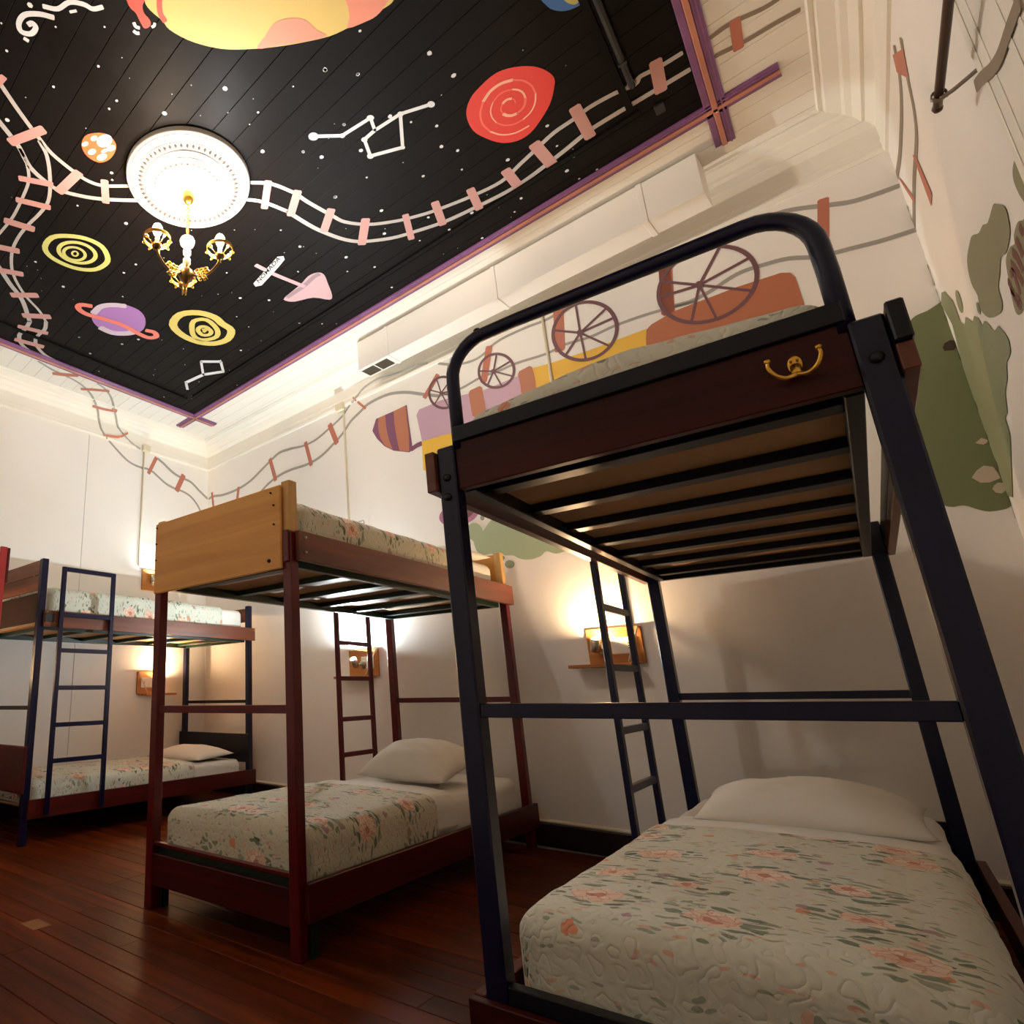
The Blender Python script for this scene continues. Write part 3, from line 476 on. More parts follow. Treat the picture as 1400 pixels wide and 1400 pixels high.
('k','painted_rail_tie','tiew',2,'s',0.02,[(-2.807,3.943,3.303),(-2.8,3.943,3.294),(-2.79,3.94,3.282),(-2.783,3.941,3.273),(-2.777,3.943,3.265)]),
('b','painted_rail_tie','tiew',2,'s',0.02,[(-2.77,3.253),(-2.737,3.215),(-2.705,3.179),(-2.689,3.161)]),
('b','painted_rail_tie','tiew',2,'s',0.0423,[(-1.976,3.166),(-2.108,3.032)]),
('b','painted_rail_tie','tiew',2,'s',0.0354,[(-4.885,2.994),(-4.852,2.814)]),
('b','painted_rail_tie','tiew',2,'s',0.0404,[(-4.415,2.928),(-4.441,2.793)]),
('b','painted_rail_tie','tiew',2,'s',0.0479,[(-3.918,3.085),(-3.839,2.846)]),
('b','painted_rail_tie','tiew',2,'s',0.0531,[(-1.544,3.202),(-1.615,2.962)]),
('b','painted_rail_tie','tiew',2,'s',0.067,[(-1.045,3.231),(-1.073,2.958)]),
('b','painted_rail_tie','tiew',2,'s',0.0692,[(-0.422,3.245),(-0.46,2.913)]),
('b','painted_rail_tie','tiew',2,'s',0.0601,[(-0.427,3.252),(-0.458,2.904)]),
('b','painted_rail_tie','tiew',2,'s',0.0442,[(0.269,3.166),(0.208,2.847)]),
('b','painted_train_nose','maroonp',2,'p',0,[(-2.632,2.937),(-2.587,3.028),(-2.488,3.029),(-2.404,3.029),(-2.275,3.035),(-2.27,2.921),(-2.262,2.786),(-2.252,2.653),(-2.285,2.638),(-2.431,2.698),(-2.52,2.766),(-2.589,2.853)]),
('b','painted_train_stripe','trainbrown',3,'p',0,[(-2.562,3.028),(-2.491,3.028),(-2.487,2.909),(-2.469,2.804),(-2.44,2.712),(-2.515,2.769),(-2.556,2.851),(-2.571,2.939)]),
('b','painted_train_stripe','trainbrown',3,'p',0,[(-2.404,3.029),(-2.285,3.034),(-2.284,2.927),(-2.276,2.791),(-2.285,2.645),(-2.376,2.68),(-2.393,2.787),(-2.407,2.926)]),
('b','painted_train_coupling','maroonp',3,'s',0.0374,[(-2.264,2.657),(-2.214,2.671),(-2.17,2.674)]),
('b','painted_train_cab','lilac',2,'p',0,[(-2.194,2.915),(-2.166,2.953),(-1.965,2.954),(-1.627,2.896),(-1.345,2.897),(-1.273,2.819),(-1.306,2.568),(-1.979,2.606),(-2.162,2.684)]),
('b','painted_train_skirt','trainyellow',3,'p',0,[(-2.167,2.689),(-1.971,2.676),(-1.599,2.617),(-1.628,2.376),(-2.172,2.456)]),
('b','painted_train_wagon','trainyellow',2,'p',0,[(-1.279,2.913),(-1.14,2.894),(-0.896,2.875),(-0.584,2.865),(-0.568,2.722),(-0.609,2.474),(-1.301,2.604)]),
('b','painted_train_wagon','trainorange',3,'p',0,[(-0.591,2.804),(-0.58,2.86),(-0.55,2.879),(-0.432,2.903),(-0.137,2.894),(0.047,2.874),(0.081,2.855),(0.095,2.82),(0.098,2.731),(0.101,2.611),(0.065,2.426),(-0.624,2.546)]),
('b','painted_train_bumper','trainbrown',4,'s',0.1067,[(-1.686,2.92),(-1.682,2.847),(-1.675,2.743)]),
('b','painted_train_bumper','trainbrown',4,'s',0.1024,[(-1.315,2.914),(-1.307,2.833),(-1.308,2.719)]),
('b','painted_wheel_rim','wheel',5,'sc',0.0188,[(-1.818,2.957),(-1.829,2.918),(-1.854,2.89),(-1.888,2.875),(-1.929,2.876),(-1.971,2.892),(-2.01,2.922),(-2.041,2.963),(-2.059,3.009),(-2.062,3.055),(-2.05,3.095),(-2.025,3.124),(-1.988,3.139),(-1.946,3.136),(-1.904,3.118),(-1.866,3.087),(-1.837,3.046),(-1.821,3.001)]),
('b','painted_wheel_spoke','wheel',4,'s',0.0091,[(-1.96,3.01),(-1.829,2.918)]),
('b','painted_wheel_spoke','wheel',4,'s',0.0098,[(-1.96,3.01),(-1.908,2.874)]),
('b','painted_wheel_spoke','wheel',4,'s',0.0123,[(-1.96,3.01),(-2.027,2.941)]),
('b','painted_wheel_spoke','wheel',4,'s',0.0093,[(-1.96,3.01),(-2.058,3.076)]),
('b','painted_wheel_spoke','wheel',4,'s',0.0105,[(-1.96,3.01),(-1.988,3.139)]),
('b','painted_wheel_spoke','wheel',4,'s',0.0122,[(-1.96,3.01),(-1.866,3.087)]),
('b','painted_wheel_spoke','wheel',4,'s',0.0104,[(-1.96,3.01),(-1.817,2.978)]),
('b','painted_wheel_hub','wheel',6,'pc',0,[(-1.944,3.003),(-1.95,2.995),(-1.961,2.995),(-1.972,3.004),(-1.976,3.016),(-1.97,3.025),(-1.958,3.025),(-1.948,3.016)]),
('b','painted_wheel_rim','wheel',5,'sc',0.0183,[(-1.389,2.992),(-1.388,2.948),(-1.401,2.91),(-1.428,2.883),(-1.464,2.869),(-1.507,2.871),(-1.551,2.888),(-1.591,2.919),(-1.622,2.96),(-1.64,3.007),(-1.642,3.054),(-1.628,3.093),(-1.6,3.121),(-1.561,3.134),(-1.517,3.131),(-1.473,3.111),(-1.434,3.079),(-1.405,3.037)]),
('b','painted_wheel_spoke','wheel',4,'s',0.0107,[(-1.533,3.005),(-1.401,2.91)]),
('b','painted_wheel_spoke','wheel',4,'s',0.0106,[(-1.533,3.005),(-1.485,2.868)]),
('b','painted_wheel_spoke','wheel',4,'s',0.0135,[(-1.533,3.005),(-1.591,2.919)]),
('b','painted_wheel_spoke','wheel',4,'s',0.0117,[(-1.533,3.005),(-1.642,3.054)]),
('b','painted_wheel_spoke','wheel',4,'s',0.013,[(-1.533,3.005),(-1.495,3.123)]),
('b','painted_wheel_spoke','wheel',4,'s',0.0131,[(-1.533,3.005),(-1.4,3.026)]),
('b','painted_wheel_hub','wheel',6,'pc',0,[(-1.516,2.997),(-1.523,2.987),(-1.535,2.987),(-1.547,2.998),(-1.55,3.012),(-1.544,3.022),(-1.531,3.022),(-1.52,3.012)]),
('b','painted_wheel_rim','wheel',5,'sc',0.0211,[(-0.731,3.019),(-0.728,2.952),(-0.746,2.892),(-0.783,2.846),(-0.835,2.819),(-0.896,2.814),(-0.961,2.833),(-1.02,2.875),(-1.068,2.934),(-1.096,3.005),(-1.101,3.077),(-1.082,3.142),(-1.041,3.191),(-0.984,3.216),(-0.918,3.217),(-0.854,3.192),(-0.797,3.147),(-0.754,3.087)]),
('b','painted_wheel_spoke','wheel',4,'s',0.0127,[(-0.936,3.014),(-0.783,2.846)]),
('b','painted_wheel_spoke','wheel',4,'s',0.0131,[(-0.936,3.014),(-0.929,2.821)]),
('b','painted_wheel_spoke','wheel',4,'s',0.0163,[(-0.936,3.014),(-1.046,2.903)]),
('b','painted_wheel_spoke','wheel',4,'s',0.0146,[(-0.936,3.014),(-1.094,3.111)]),
('b','painted_wheel_spoke','wheel',4,'s',0.0136,[(-0.936,3.014),(-0.935,3.219)]),
('b','painted_wheel_spoke','wheel',4,'s',0.0163,[(-0.936,3.014),(-0.763,3.103)]),
('b','painted_wheel_spoke','wheel',4,'s',0.0159,[(-0.936,3.014),(-0.731,3.019)]),
('b','painted_wheel_hub','wheel',6,'pc',0,[(-0.917,3.004),(-0.925,2.992),(-0.939,2.992),(-0.952,3.005),(-0.955,3.023),(-0.947,3.036),(-0.933,3.035),(-0.92,3.022)]),
('b','painted_wheel_rim','wheel',5,'sc',0.0208,[(-0.042,2.972),(-0.048,2.9),(-0.077,2.837),(-0.128,2.789),(-0.194,2.763),(-0.269,2.761),(-0.345,2.785),(-0.413,2.834),(-0.463,2.903),(-0.488,2.982),(-0.483,3.062),(-0.45,3.132),(-0.392,3.181),(-0.318,3.204),(-0.239,3.199),(-0.164,3.167),(-0.102,3.113),(-0.06,3.046)]),
('b','painted_wheel_spoke','wheel',4,'s',0.0148,[(-0.291,2.994),(-0.077,2.837)]),
('b','painted_wheel_spoke','wheel',4,'s',0.0115,[(-0.291,2.994),(-0.25,2.759)]),
('b','painted_wheel_spoke','wheel',4,'s',0.0144,[(-0.291,2.994),(-0.363,2.795)]),
('b','painted_wheel_spoke','wheel',4,'s',0.0172,[(-0.291,2.994),(-0.489,3.023)]),
('b','painted_wheel_spoke','wheel',4,'s',0.0157,[(-0.291,2.994),(-0.461,3.116)]),
('b','painted_wheel_spoke','wheel',4,'s',0.016,[(-0.291,2.994),(-0.164,3.167)]),
('b','painted_wheel_spoke','wheel',4,'s',0.0167,[(-0.291,2.994),(-0.053,3.028)]),
('b','painted_wheel_hub','wheel',6,'pc',0,[(-0.273,2.985),(-0.281,2.971),(-0.295,2.971),(-0.306,2.985),(-0.308,3.004),(-0.3,3.018),(-0.287,3.018),(-0.276,3.004)]),
('b','painted_bush','bush',2,'pc',0,[(-1.848,1.959),(-1.818,1.971),(-1.779,1.959),(-1.752,1.924),(-1.743,1.9),(-1.712,1.929),(-1.678,1.958),(-1.642,1.968),(-1.524,1.994),(-1.325,1.906),(-1.212,1.774),(-1.193,1.686),(-1.215,1.664),(-1.28,1.657),(-1.335,1.683),(-1.372,1.66),(-1.427,1.65),(-1.481,1.656),(-1.521,1.673),(-1.554,1.696),(-1.604,1.705),(-1.631,1.724),(-1.661,1.722),(-1.705,1.734),(-1.758,1.735),(-1.802,1.766),(-1.819,1.82),(-1.824,1.843),(-1.854,1.871),(-1.922,1.923)]),
('b','painted_dot','bushd',2,'pc',0,[(-1.723,1.987),(-1.727,1.976),(-1.735,1.971),(-1.745,1.973),(-1.752,1.982),(-1.753,1.994),(-1.749,2.004),(-1.741,2.009),(-1.731,2.007),(-1.724,1.998)]),
('b','painted_dot','bushd',2,'pc',0,[(-1.612,1.689),(-1.616,1.681),(-1.624,1.677),(-1.634,1.679),(-1.641,1.685),(-1.643,1.695),(-1.639,1.703),(-1.631,1.707),(-1.621,1.705),(-1.613,1.699)]),
('b','painted_dot','bushd',2,'pc',0,[(-1.55,1.637),(-1.558,1.623),(-1.575,1.617),(-1.596,1.62),(-1.611,1.632),(-1.615,1.648),(-1.607,1.662),(-1.589,1.669),(-1.569,1.665),(-1.554,1.653)]),
('b','painted_flower','flower',2,'pc',0,[(-1.757,2.058),(-1.767,2.022),(-1.804,1.993),(-1.863,1.976),(-1.932,1.974),(-1.999,1.989),(-2.05,2.018),(-2.074,2.055),(-2.064,2.093),(-2.024,2.123),(-1.961,2.14),(-1.89,2.139),(-1.825,2.123),(-1.778,2.094)]),
('b','painted_flower_heart','wheel',3,'pc',0,[(-1.791,2.069),(-1.798,2.042),(-1.827,2.021),(-1.873,2.008),(-1.927,2.008),(-1.978,2.019),(-2.017,2.04),(-2.034,2.067),(-2.027,2.094),(-1.996,2.116),(-1.948,2.128),(-1.893,2.128),(-1.843,2.116),(-1.807,2.095)]),
('b','painted_bush','bushc',2,'pc',0,[(0.389,2.379),(0.409,2.396),(0.439,2.42),(0.477,2.426),(0.512,2.441),(0.53,2.444),(0.529,2.38),(0.528,2.259),(0.529,2.147),(0.527,2.039),(0.529,1.931),(0.531,1.826),(0.532,1.668),(0.533,1.58),(0.536,1.546),(0.512,1.515),(0.463,1.512),(0.432,1.529),(0.401,1.553),(0.357,1.558),(0.323,1.612),(0.306,1.794),(0.327,2.096)]),
('b','painted_dot','bushc',2,'pc',0,[(0.418,2.461),(0.412,2.45),(0.401,2.446),(0.39,2.452),(0.382,2.465),(0.381,2.48),(0.387,2.491),(0.398,2.494),(0.409,2.488),(0.417,2.475)]),
('r','painted_bush','bushr',2,'p',0,[(3.591,2.437),(3.576,2.451),(3.514,2.425),(3.47,2.378),(3.43,2.34),(3.425,2.294),(3.425,2.237),(3.368,2.2),(3.316,2.208),(3.266,2.172),(3.244,2.149),(3.181,2.149),(3.138,2.119),(3.123,2.08),(3.071,2.075),(3.027,2.037),(3.017,2.018),(2.986,1.997),(2.928,1.988),(2.89,1.946),(2.872,1.911),(2.896,1.879),(2.926,1.876),(2.994,1.878),(3.051,1.841),(3.144,1.825),(3.208,1.769),(3.268,1.77),(3.277,1.71),(3.435,1.621),(3.582,1.539),(3.601,1.564),(3.605,1.796),(3.608,1.951),(3.615,2.12),(3.583,2.302)]),
('r','painted_dot','bushr',2,'pc',0,[(3.295,2.267),(3.309,2.249),(3.329,2.24),(3.351,2.242),(3.367,2.256),(3.374,2.277),(3.37,2.3),(3.355,2.319),(3.334,2.328),(3.313,2.325),(3.297,2.311),(3.29,2.29)]),
('r','painted_dot','bushr',2,'pc',0,[(3.075,2.127),(3.083,2.117),(3.096,2.113),(3.108,2.118),(3.114,2.129),(3.112,2.143),(3.103,2.153),(3.09,2.157),(3.079,2.152),(3.073,2.141)]),
('r','painted_leaf','leaf',2,'pc',0,[(3.016,2.288),(2.904,2.297),(2.842,2.29),(2.762,2.251),(2.693,2.238),(2.635,2.211),(2.531,2.205),(2.494,2.185),(2.441,2.14),(2.451,2.103),(2.489,2.074),(2.576,2.068),(2.64,2.087),(2.713,2.067),(2.775,2.053),(2.79,2.014),(2.844,1.998),(2.998,2.052),(3.07,2.123),(3.042,2.162),(3.064,2.227)]),
('r','painted_leaf','leaf',2,'pc',0,[(2.132,2.05),(2.175,2.121),(2.196,2.15),(2.27,2.151),(2.3,2.13),(2.301,2.089),(2.292,2.063),(2.254,1.984)]),
('r','painted_lettering_outline','leaf',2,'pc',0,[(2.631,2.031),(2.598,2.058),(2.526,2.057),(2.478,2.039),(2.458,2.055),(2.39,2.056),(2.347,2.035),(2.287,2.006),(2.467,1.891),(2.622,1.898),(2.69,1.915),(2.684,1.96)]),
('r','painted_letter','maroon',3,'s',0.0268,[(2.606,2.01),(2.577,2.001),(2.58,1.982),(2.584,1.953),(2.588,1.937)]),
('r','painted_letter','maroon',3,'s',0.0284,[(2.652,2.01),(2.646,1.996),(2.651,1.984),(2.638,1.963)]),
('r','painted_letter','maroon',3,'s',0.0225,[(2.659,1.981),(2.652,1.956),(2.647,1.936),(2.638,1.917),(2.612,1.925),(2.627,1.95)]),
('r','painted_letter','maroon',3,'s',0.0323,[(2.517,2.034),(2.5,2.011),(2.494,1.979),(2.493,1.962)]),
('r','painted_letter','maroon',3,'s',0.0329,[(2.567,2.024),(2.549,1.996),(2.538,1.966),(2.533,1.942)]),
('r','painted_letter','maroon',3,'s',0.0335,[(2.449,2.036),(2.447,2.011),(2.446,1.986)]),
('r','painted_letter','maroon',3,'s',0.0349,[(2.385,2.037),(2.381,2.018)]),
('r','painted_rail','railw',1,'s',0.0424,[(2.938,3.209),(3.011,3.132),(3.135,3.094),(3.321,3.084),(3.474,3.089),(3.649,3.116)]),
('r','painted_rail','railw',1,'s',0.0418,[(2.819,3.132),(2.879,3.075),(2.928,3.019),(2.986,2.943),(3.081,2.894),(3.24,2.888),(3.384,2.885),(3.655,2.845)]),
('r','painted_rail_tie','tiew',2,'p',0,[(2.994,3.223),(2.829,3.098),(2.897,3.016),(3.027,3.166)]),
('r','painted_rail_tie','tiew',2,'p',0,[(3.237,2.924),(3.192,2.877),(3.156,2.675),(3.235,2.669)]),
('r','painted_rail_tie','tiew',2,'p',0,[(3.642,3.103),(3.581,3.038),(3.458,2.855),(3.504,2.867)]),
('r','painted_rail','railw',31,'s',0.0353,[(1.791,2.248),(1.883,2.267),(1.99,2.286),(2.069,2.316),(2.14,2.356),(2.208,2.387)]),
]
STARS=[(-2.085,0.622,0.006),(-1.94,0.781,0.006),(-1.796,0.919,0.006),(-1.961,0.989,0.008),(-2.189,0.9,0.008),(-2.044,1.133,0.008),(-2.105,1.131,0.008),(-1.938,1.324,0.014),(-1.617,1.627,0.008),(-1.64,1.44,0.014),(-1.411,1.647,0.006),(-1.257,1.687,0.014),(-1.165,1.805,0.008),(-1.609,1.94,0.011),(-1.363,1.961,0.011),(-2.501,0.828,0.014),(-2.749,1.329,0.008),(-2.672,1.592,0.014),(-2.417,1.338,0.011),(-1.676,2.286,0.014),(-2.077,2.443,0.008),(-2.241,2.612,0.006),(-2.788,2.398,0.006),(-2.58,2.291,0.008),(-3.055,1.825,0.011),(-3.273,1.957,0.008),(-2.931,1.833,0.011),(-3.359,1.38,0.011),(-3.462,1.621,0.014),(-2.889,2.664,0.008),(-2.586,2.691,0.014),(-2.92,2.815,0.008),(-2.62,3.045,0.008),(-2.427,3.246,0.008),(-2.439,3.096,0.006),(-4.08,2.18,0.008),(-3.937,2.002,0.008),(-3.785,2.281,0.008),(-2.18,0.685,0.008),(-1.935,0.671,0.014),(-2.711,2.534,0.014),(-2.066,2.259,0.008),(-1.755,1.795,0.014),(-3.643,2.335,0.014),(-2.455,1.366,0.008),(-1.257,1.688,0.011),(-1.165,1.805,0.011),(-0.885,1.944,0.014),(-1.047,1.66,0.008),(-0.858,2.107,0.014),(-1.363,1.961,0.008),(-1.121,2.176,0.008),(-1.042,2.282,0.011),(-1.609,1.94,0.008),(-0.651,2.66,0.011),(-1.037,2.483,0.011),(-0.876,2.718,0.014),(-0.659,2.811,0.008),(-1.248,2.502,0.011),(-1.471,2.298,0.008),(-1.677,2.285,0.011),(-1.548,2.549,0.014),(-1.639,2.715,0.014),(-1.518,2.916,0.008),(-0.932,3.022,0.011),(-1.233,3.164,0.011),(-0.648,3.108,0.008),(-2.077,2.443,0.014),(-1.932,2.719,0.014),(-1.856,2.922,0.011),(-1.892,3.176,0.011),(-2.427,3.246,0.008),(-2.009,2.833,0.008),(-2.24,2.606,0.008),(-1.085,2.404,0.014),(-1.078,2.607,0.008),(-1.382,2.784,0.011),(-1.001,3.095,0.008),(-0.559,3.11,0.008),(-0.678,3.007,0.014),(-0.621,2.936,0.014),(-1.392,2.139,0.014),(-1.178,2.08,0.014),(-1.561,2.031,0.014),(-1.183,2.929,0.014),(-1.343,2.959,0.011),(-2.618,3.048,0.008),(-2.503,3.171,0.008),(-3.937,2.002,0.011),(-4.085,2.181,0.014),(-4.284,2.378,0.008),(-3.788,2.283,0.014),(-4.012,2.737,0.006),(-4.277,3.041,0.008),(-3.69,2.821,0.006),(-4.091,3.214,0.008),(-3.831,3.087,0.006),(-3.641,3.364,0.006),(-3.2,2.996,0.014),(-3.505,2.66,0.006)]
SIGN=([-2.514, 2.515, 3.517],[-2.2231, 2.4381, 3.517],[-2.5058, 2.4776, 3.517])

# ================================================================== SETTING
YBL, YBR = yb(XL), yb(XR)
# ---- floor: one varnished board after another, running along x
fl = struct('floor', boxm(XL-.1, XR+.1, YF-.1, YBL+.15, -.08, -.018), 'black', 'worn reddish brown varnished plank floor')
y = YF; row = 0
rnd = random.Random(3)
while y < YBL:
    wdt = rnd.choice((.098, .102, .106)); y1 = min(y+wdt, YBL)
    xe = XR
    if y1 > YBR: xe = min(XR, -1.6+(y1-3.85)/math.tan(WA))
    x = XL - rnd.random()*1.2
    while x < xe-.02:
        ln = rnd.uniform(1.5, 3.0); x1 = min(x+ln, xe); xa = max(x, XL)
        if x1-xa > .03:
            me = boxm(-(x1-xa)/2, (x1-xa)/2, -wdt/2+.0012, wdt/2-.0012, -.018, 0, .0016)
            obj('floor_plank', me, 'floorwood', fl, ((xa+x1)/2, (y+y1)/2, rnd.uniform(-.001, .0)))
        x = x+ln
    y += wdt; row += 1

# ---- walls
wl = struct('wall_left', boxm(XL-.14, XL-.008, YF-.14, YBL+.2, -.02, ZC+.05), 'seam_dark', 'white panelled left wall')
for a, b in ((YF, .3), (.3, 1.5), (1.5, 2.706), (2.706, YBL+.02)):
    obj('wall_panel', boxm(XL-.008, XL, a+.002, b-.002, 0, ZC-.005, .0012), 'wall_white', wl)
def wall_box(p0, p1, out, z0, z1, t=.14):
    bm = bmesh.new(); p0, p1, out = Vector(p0), Vector(p1), Vector(out)
    vs_ = [bm.verts.new((q.x, q.y, z)) for z in (z0, z1) for q in (p0, p1, p1+out*t, p0+out*t)]
    for q in ((0,1,2,3),(7,6,5,4),(0,4,5,1),(1,5,6,2),(2,6,7,3),(3,7,4,0)): bm.faces.new([vs_[i] for i in q])
    bmesh.ops.recalc_face_normals(bm, faces=bm.faces); return mesh_of(bm)
wb = struct('wall_back', wall_box((XL-.14, yb(XL-.14), 0), (XR+.14, yb(XR+.14), 0), WN, -.02, ZC+.05), 'wall_white', 'white back wall with a painted train mural')
# right wall with the opening of the closed window
WY0, WY1, WZ0, WZ1 = .55, 1.80, .95, 2.62
bm = bmesh.new()
boxm(XR, XR+.14, YF-.14, WY0, -.02, ZC+.05, 0, bm); boxm(XR, XR+.14, WY1, YBR+.02, -.02, ZC+.05, 0, bm)
boxm(XR, XR+.14, WY0, WY1, -.02, WZ0, 0, bm); boxm(XR, XR+.14, WY0, WY1, WZ1, ZC+.05, 0, bm)
wr = struct('wall_right', mesh_of(bm), 'wall_white', 'white right wall with painted green leaves')
wf = struct('wall_front', boxm(XL-.14, XR+.14, YF-.14, YF, -.02, ZC+.05), 'wall_white', 'plain white wall behind the viewer')
# window: casing, mullions, shutters
wn_ = struct('window_1', boxm(XR+.046, XR+.06, WY0, WY1, WZ0, WZ1), 'ceiling_white', 'white shuttered window with moulded casing')
def wpart(name, *a, m='ceiling_white', bev=.004): return obj(name, boxm(*a, bev), m, wn_)
for e, sg in ((WY0, -1), (WY1, 1)):
    for nm, d0, d1, pr, bv in (('casing_board', 0, .37, .018, .004), ('casing_bead', .325, .36, .0215, .0015), ('casing_bead', .26, .28, .0205, .001), ('casing_bead', .10, .13, .021, .0015), ('casing_bead', .02, .04, .0205, .001)):
        y0, y1 = sorted((e+sg*d0, e+sg*d1))
        wpart(nm, XR-pr, XR-.0005 if nm == 'casing_board' else XR-.018, y0, y1, WZ0-.05, WZ1+.2, bev=bv)
wpart('casing_board', XR-.018, XR-.0005, WY0, WY1, WZ1, WZ1+.2); wpart('casing_bead', XR-.0215, XR-.018, WY0, WY1, WZ1+.15, WZ1+.185, bev=.0015)
wpart('window_sill', XR-.06, XR+.05, WY0-.16, WY1+.16, WZ0-.05, WZ0)
ym = (WY0+WY1)/2
for a, b in ((WY0, ym-.002), (ym+.002, WY1)):
    wpart('shutter', XR+.014, XR+.045, a+.003, b-.003, WZ0+.003, WZ1-.003)
    for z0, z1 in ((WZ0+.1, WZ0+.75), (WZ0+.85, WZ1-.1)): wpart('shutter_panel', XR+.008, XR+.014, a+.09, b-.09, z0, z1, bev=.005)

# ---- ceiling boards parallel to the back wall
ce = struct('ceiling', boxm(XL-.14, XR+.14, YF-.14, YBL+.2, ZC+.017, ZC+.07), 'seam_dark', 'plank ceiling painted as a black starry sky in a white border')
rot = Matrix.Rotation(WA, 4, 'Z')
corner = Vector((XL, YBL, ZC))
k = 0
while True:
    d0 = k*.116; d1 = d0+.116
    if YBL-d1 < YF-.6: break
    # board strip between distances d0..d1 in front of the back wall, cut at the side and front walls
    bm = bmesh.new(); g = .0007
    def pt(x, d, z): return (x, yb(x)-d/math.cos(WA), z)
    xs = [XL-.01, XR+.01]
    if pt(XR, d1, 0)[1] < YF-.02 and pt(XL, d0, 0)[1] < YF+.02: break
    lo = [bm.verts.new(pt(xs[0], d0+g, ZC)), bm.verts.new(pt(xs[1], d0+g, ZC)), bm.verts.new(pt(xs[1], d1-g, ZC)), bm.verts.new(pt(xs[0], d1-g, ZC))]
    f0 = bm.faces.new(lo)
    r = bmesh.ops.extrude_face_region(bm, geom=[f0]); up_ = [v for v in r['geom'] if isinstance(v, bmesh.types.BMVert)]
    bmesh.ops.translate(bm, vec=(0, 0, .016), verts=up_)
    bmesh.ops.recalc_face_normals(bm, faces=bm.faces)
    bot = [e for e in bm.edges if all(abs(v.co.z-ZC) < 1e-5 for v in e.verts) and abs(e.verts[0].co.x-e.verts[1].co.x) > 1]
    bmesh.ops.bevel(bm, geom=bot, offset=.0016, segments=1, affect='EDGES')
    obj('ceiling_board', mesh_of(bm), 'ceiling_board', ce); k += 1

# ---- crown moulding, mitred round the room
PROF = [(0.205, 3.525), (0.197, 3.505), (.181, 3.512), (.172, 3.50), (.118, 3.488), (.108, 3.478), (.085, 3.470), (.058, 3.440), (.046, 3.444), (.020, 3.418), (.016, 3.412), (.014, 3.330), (.018, 3.318), (.014, 3.290), (.018, 3.280), (.012, 3.262), (-.004, 3.262)]
CORN = [Vector((XL, YBL, 0)), Vector((XR, YBR, 0)), Vector((XR, YF, 0)), Vector((XL, YF, 0))]
def inset(i, d):
    p = CORN[i]; a = (CORN[i-1]-p).normalized(); b = (CORN[(i+1) % 4]-p).normalized()
    s = a.cross(b).z; return p + (a+b)*(d/abs(s)) if abs(s) > 1e-6 else p
for i, nm in enumerate(('back', 'right', 'front', 'left')):
    j = (i+1) % 4; bm = bmesh.new()
    A = [bm.verts.new((*inset(i, d).xy, z)) for d, z in PROF]; B = [bm.verts.new((*inset(j, d).xy, z)) for d, z in PROF]
    for a0, a1, b0, b1 in zip(A, A[1:], B, B[1:]): bm.faces.new((a0, a1, b1, b0))
    bmesh.ops.recalc_face_normals(bm, faces=bm.faces)
    struct('trim_%d' % (i+1), mesh_of(bm), 'ceiling_white', 'cream crown moulding along the %s wall' % nm)
    # baseboard with a cream cove strip on top
    bprof = [(-.002, 0), (.018, 0), (.018, .118), (.012, .126), (-.002, .126)]
    bm = bmesh.new()
    A = [bm.verts.new((*inset(i, d).xy, z)) for d, z in bprof]; B = [bm.verts.new((*inset(j, d).xy, z)) for d, z in bprof]
    for a0, a1, b0, b1 in zip(A, A[1:], B, B[1:]): bm.faces.new((a0, a1, b1, b0))
    bmesh.ops.recalc_face_normals(bm, faces=bm.faces)
    bo = struct('baseboard_%s' % nm, mesh_of(bm), 'base_brown', 'dark brown baseboard of the %s wall' % nm)
    cprof = [(-.002, .126), (.014, .126), (.016, .133), (.010, .140), (-.002, .144)]
    bm = bmesh.new()
    A = [bm.verts.new((*inset(i, d).xy, z)) for d, z in cprof]; B = [bm.verts.new((*inset(j, d).xy, z)) for d, z in cprof]
    for a0, a1, b0, b1 in zip(A, A[1:], B, B[1:]): bm.faces.new((a0, a1, b1, b0))
    bmesh.ops.recalc_face_normals(bm, faces=bm.faces)
    obj('cove_strip', mesh_of(bm), 'cream', bo)

# ---- purple frame of the black ceiling panel
fr = struct('trim_5', boxm(-4.44, -4.40, 0, .01, ZC-.004, ZC+.004), 'frame_purple', 'purple and orange moulding framing the black ceiling')
def strip(p0, p1, flip=1):
    p0, p1 = Vector(p0), Vector(p1); t = (p1-p0).normalized(); n = Vector((-t.y, t.x, 0))*flip
    for nm, m, a, b, z in (('purple_strip', 'frame_purple', -.042, -.008, .014), ('orange_bead', 'frame_orange', -.008, .014, .022), ('purple_strip', 'frame_purple', .014, .043, .014), ('purple_bead', 'frame_purple', -.030, -.022, .019)):
        bm = bmesh.new()
        v = [bm.verts.new((*(q+n*d).xy, z_)) for z_ in (ZC+.002, ZC-z) for q, d in ((p0, a), (p1, a), (p1, b), (p0, b))]
        for q in ((3,2,1,0),(4,5,6,7),(0,1,5,4),(1,2,6,5),(2,3,7,6),(3,0,4,7)): bm.faces.new([v[i] for i in q])
        bmesh.ops.recalc_face_normals(bm, faces=bm.faces)
        es = [e for e in bm.edges if all(abs(u.co.z-(ZC-z)) < 1e-5 for u in e.verts)]
        bmesh.ops.bevel(bm, geom=es, offset=.003, segments=1, affect='EDGES')
        obj(nm, mesh_of(bm), m, fr)
def bl(x): return 3.256+math.tan(WA)*(x+1.6)
strip((-.03, -.25, 0), (-.03, bl(-.03)+.27, 0)); strip((-4.41, -.25, 0), (-4.41, bl(-4.41)+.25, 0))
strip((-4.68, bl(-4.68), 0), (.215, bl(.215), 0)); strip((-4.68, -.03, 0), (.2, -.03, 0))
